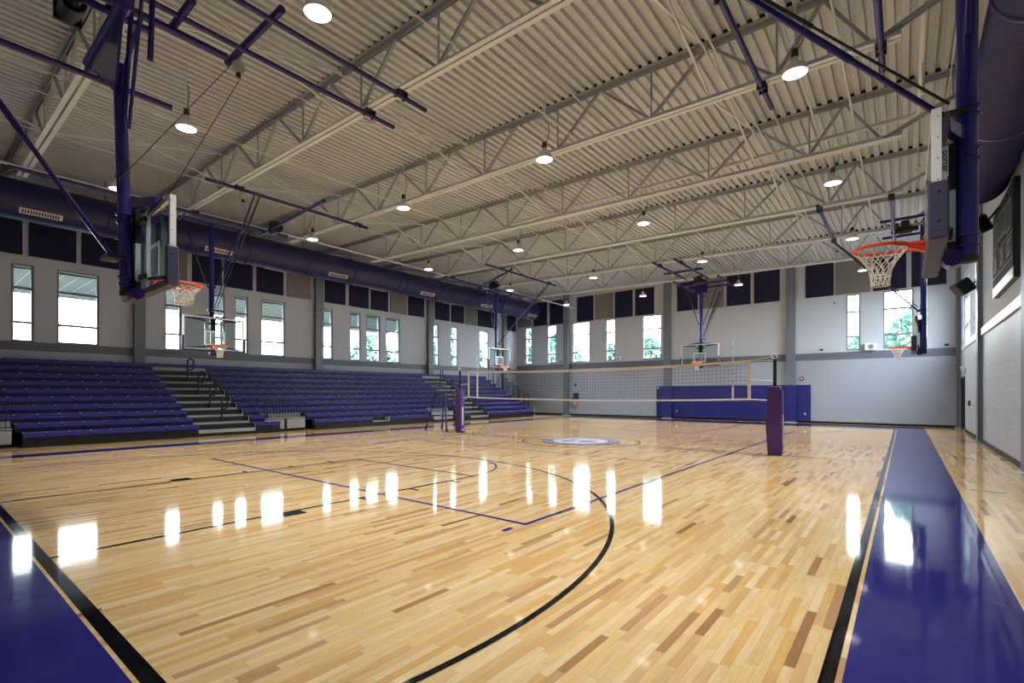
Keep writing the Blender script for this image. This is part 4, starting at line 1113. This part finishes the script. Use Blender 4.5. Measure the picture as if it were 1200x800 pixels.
def wallbox(name, label, cat, c, s, tilt, mount):
    r = thing(name, label, cat, c)
    b = MB(); b.bbox(-s[0]/2, s[0]/2, -s[1]/2, s[1]/2, -s[2]/2, s[2]/2, .03, 'blackmetal')
    Rm = Matrix.Translation(c) @ Matrix.Rotation(tilt[1], 4, 'Z') @ Matrix.Rotation(tilt[0], 4, 'Y'); b.xf(Rm); wpart(b, 'cabinet', r)
    b = MB(); b.box(-s[0]/2-.004, -s[0]/2, -s[1]/2+.02, s[1]/2-.02, -s[2]/2+.02, s[2]/2-.02, 'darkgrey'); b.xf(Rm); wpart(b, 'front_grille', r)
    b = MB(); b.tube(mount, (c[0]+.1, c[1], c[2]), .025, 'blackmetal', 10); b.box(mount[0]-.02, mount[0], mount[1]-.08, mount[1]+.08, mount[2]-.08, mount[2]+.08, 'blackmetal'); wpart(b, 'bracket', r)
wallbox('loudspeaker', 'black loudspeaker tilted down beside the scoreboard at the duct end', 'loudspeaker', (9.4, 3.0, 5.62), (.28, .42, .42), (-.45, .35), (XR, 3.0, 6.16))
wallbox('loudspeaker', 'small black loudspeaker tilted down before the right wall window', 'loudspeaker', (9.45, 8.1, 4.95), (.4, .5, .45), (-.6, .3), (XR-.0, 8.4, 5.2))
r = thing('exit_light', 'small white emergency light above the far right door', 'wall light', (XR, 13.1, 2.5))
b = MB(); b.bbox(XR-.12, XR-.001, 12.9, 13.2, 2.36, 2.52, .015, 'white'); wpart(b, 'housing', r)
b = MB(); b.tube((XR-.16, 12.95, 2.54), (XR-.08, 12.95, 2.54), .05, 'white', 12); b.tube((XR-.16, 13.15, 2.54), (XR-.08, 13.15, 2.54), .05, 'white', 12); wpart(b, 'lamp_head', r)
b = MB(); b.bbox(-.06, -.001, -.07, .07, -.1, .1, .01, 'red'); b.box(-.065, -.06, -.04, .04, -.03, .03, 'black'); o = b.build('pull_station'); o.location = (XR, 11.3, 1.15); tag(o, 'small red alarm pull box on the right wall near the door', 'alarm')

# ------------------------------------------------------------------ outside
g = MB(); g.quad((-90, -70, -.35), (70, -70, -.35), (70, 90, -.35), (-90, 90, -.35), 'ground_out'); o = g.build('outside_ground'); struct(o)
r = thing('canopy', 'pale panelled canopy soffit outside the left windows', 'canopy', (-16.6, 0, 5))
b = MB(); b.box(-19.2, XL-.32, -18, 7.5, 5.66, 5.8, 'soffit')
for k in range(60): b.box(-19.2, XL-.32, -18+k*.42, -17.98+k*.42, 5.65, 5.66, 'frame')
wpart(b, 'soffit_board', r)
b = MB(); b.box(-19.35, -19.2, -18, 7.5, 5.5, 5.95, 'frame'); wpart(b, 'fascia', r)
for y in (-17.6,):
    b = MB(); b.box(-19.1, -18.85, y, y+.25, -.35, 5.66, 'frame'); wpart(b, 'post', r)

def tree_mesh(seed, h, w, n=3800):
    rd = random.Random(seed); crown = MB()
    for _ in range(n):
        a = rd.random()*2*PI; u = rd.random(); rr = w*(rd.random()**.4)*math.sin(PI*(.15+.8*u))
        z = h*(.12+.88*u); p = Vector((rr*math.cos(a), rr*math.sin(a), z))
        d = Vector((rd.uniform(-1, 1), rd.uniform(-1, 1), rd.uniform(-1, 1))).normalized(); e = d.cross(Vector((rd.random(), .3, .8))).normalized()
        s = rd.uniform(.12, .3)
        crown.add([p-d*s, p+e*s*.6, p+d*s, p-e*s*.6], [(0, 1, 2, 3)], 'leaf')
    tr = MB(); tr.tube((0, 0, -.35), (0, 0, h*.7), .16, 'bark', 10, r2=.05)
    for k in range(6):
        a = k*1.05; tr.tube((0, 0, h*(.2+.07*k)), (w*.55*math.cos(a), w*.55*math.sin(a), h*(.45+.07*k)), .05, 'bark', 6, r2=.02)
    return crown.mesh('crown'), tr.mesh('trunk')
tm = [tree_mesh(1, 6.2, 2.4), tree_mesh(2, 5.2, 2.0)]
spots = [(-21.6, 27.0, 0, 1.35), (-16.6, 24.6, 0, 1.12), (-12.0, 25.5, 1, 1.1), (-8.0, 24.6, 0, .95), (3.9, 28.0, 1, .8), (5.9, 24.6, 1, .95), (9.0, 25.0, 0, 1.12), (-24.5, 15.5, 0, 1.25), (-26.0, 21.0, 0, 1.3), (-24.5, 10.0, 1, 1.15)]
tl = ['seen through the leftmost back windows', 'seen through the window left of the first back column', 'seen through the narrow middle back window', 'seen through the window before the second back column', 'seen low through the narrow right back window', 'seen through the wide right back window at left', 'seen through the wide right back window at right', 'seen through the farthest left wall window', 'outside the far left corner', 'seen through the left wall windows above the middle bleachers']
for (x, y, k, s), lb_ in zip(spots, tl):
    r = thing('tree', 'green leafy tree outside ' + lb_, 'tree', (x, y, 0), 'trees outside the windows'); r.scale = (s, s, s)
    for nm, me in zip(('crown', 'trunk'), tm[k]):
        o = bpy.data.objects.new(nm, me); COL.objects.link(o); o.parent = r

# ------------------------------------------------------------------ world and view
w = bpy.data.worlds.new('world'); SC.world = w; w.use_nodes = True
bg = w.node_tree.nodes['Background']; bg.inputs['Color'].default_value = (.93, .96, 1, 1); bg.inputs['Strength'].default_value = 9.5
SC.view_settings.view_transform = 'Standard'; SC.view_settings.look = 'None'
SC.view_settings.exposure = 1.5; SC.view_settings.gamma = 1; SC.view_settings.use_curve_mapping = False
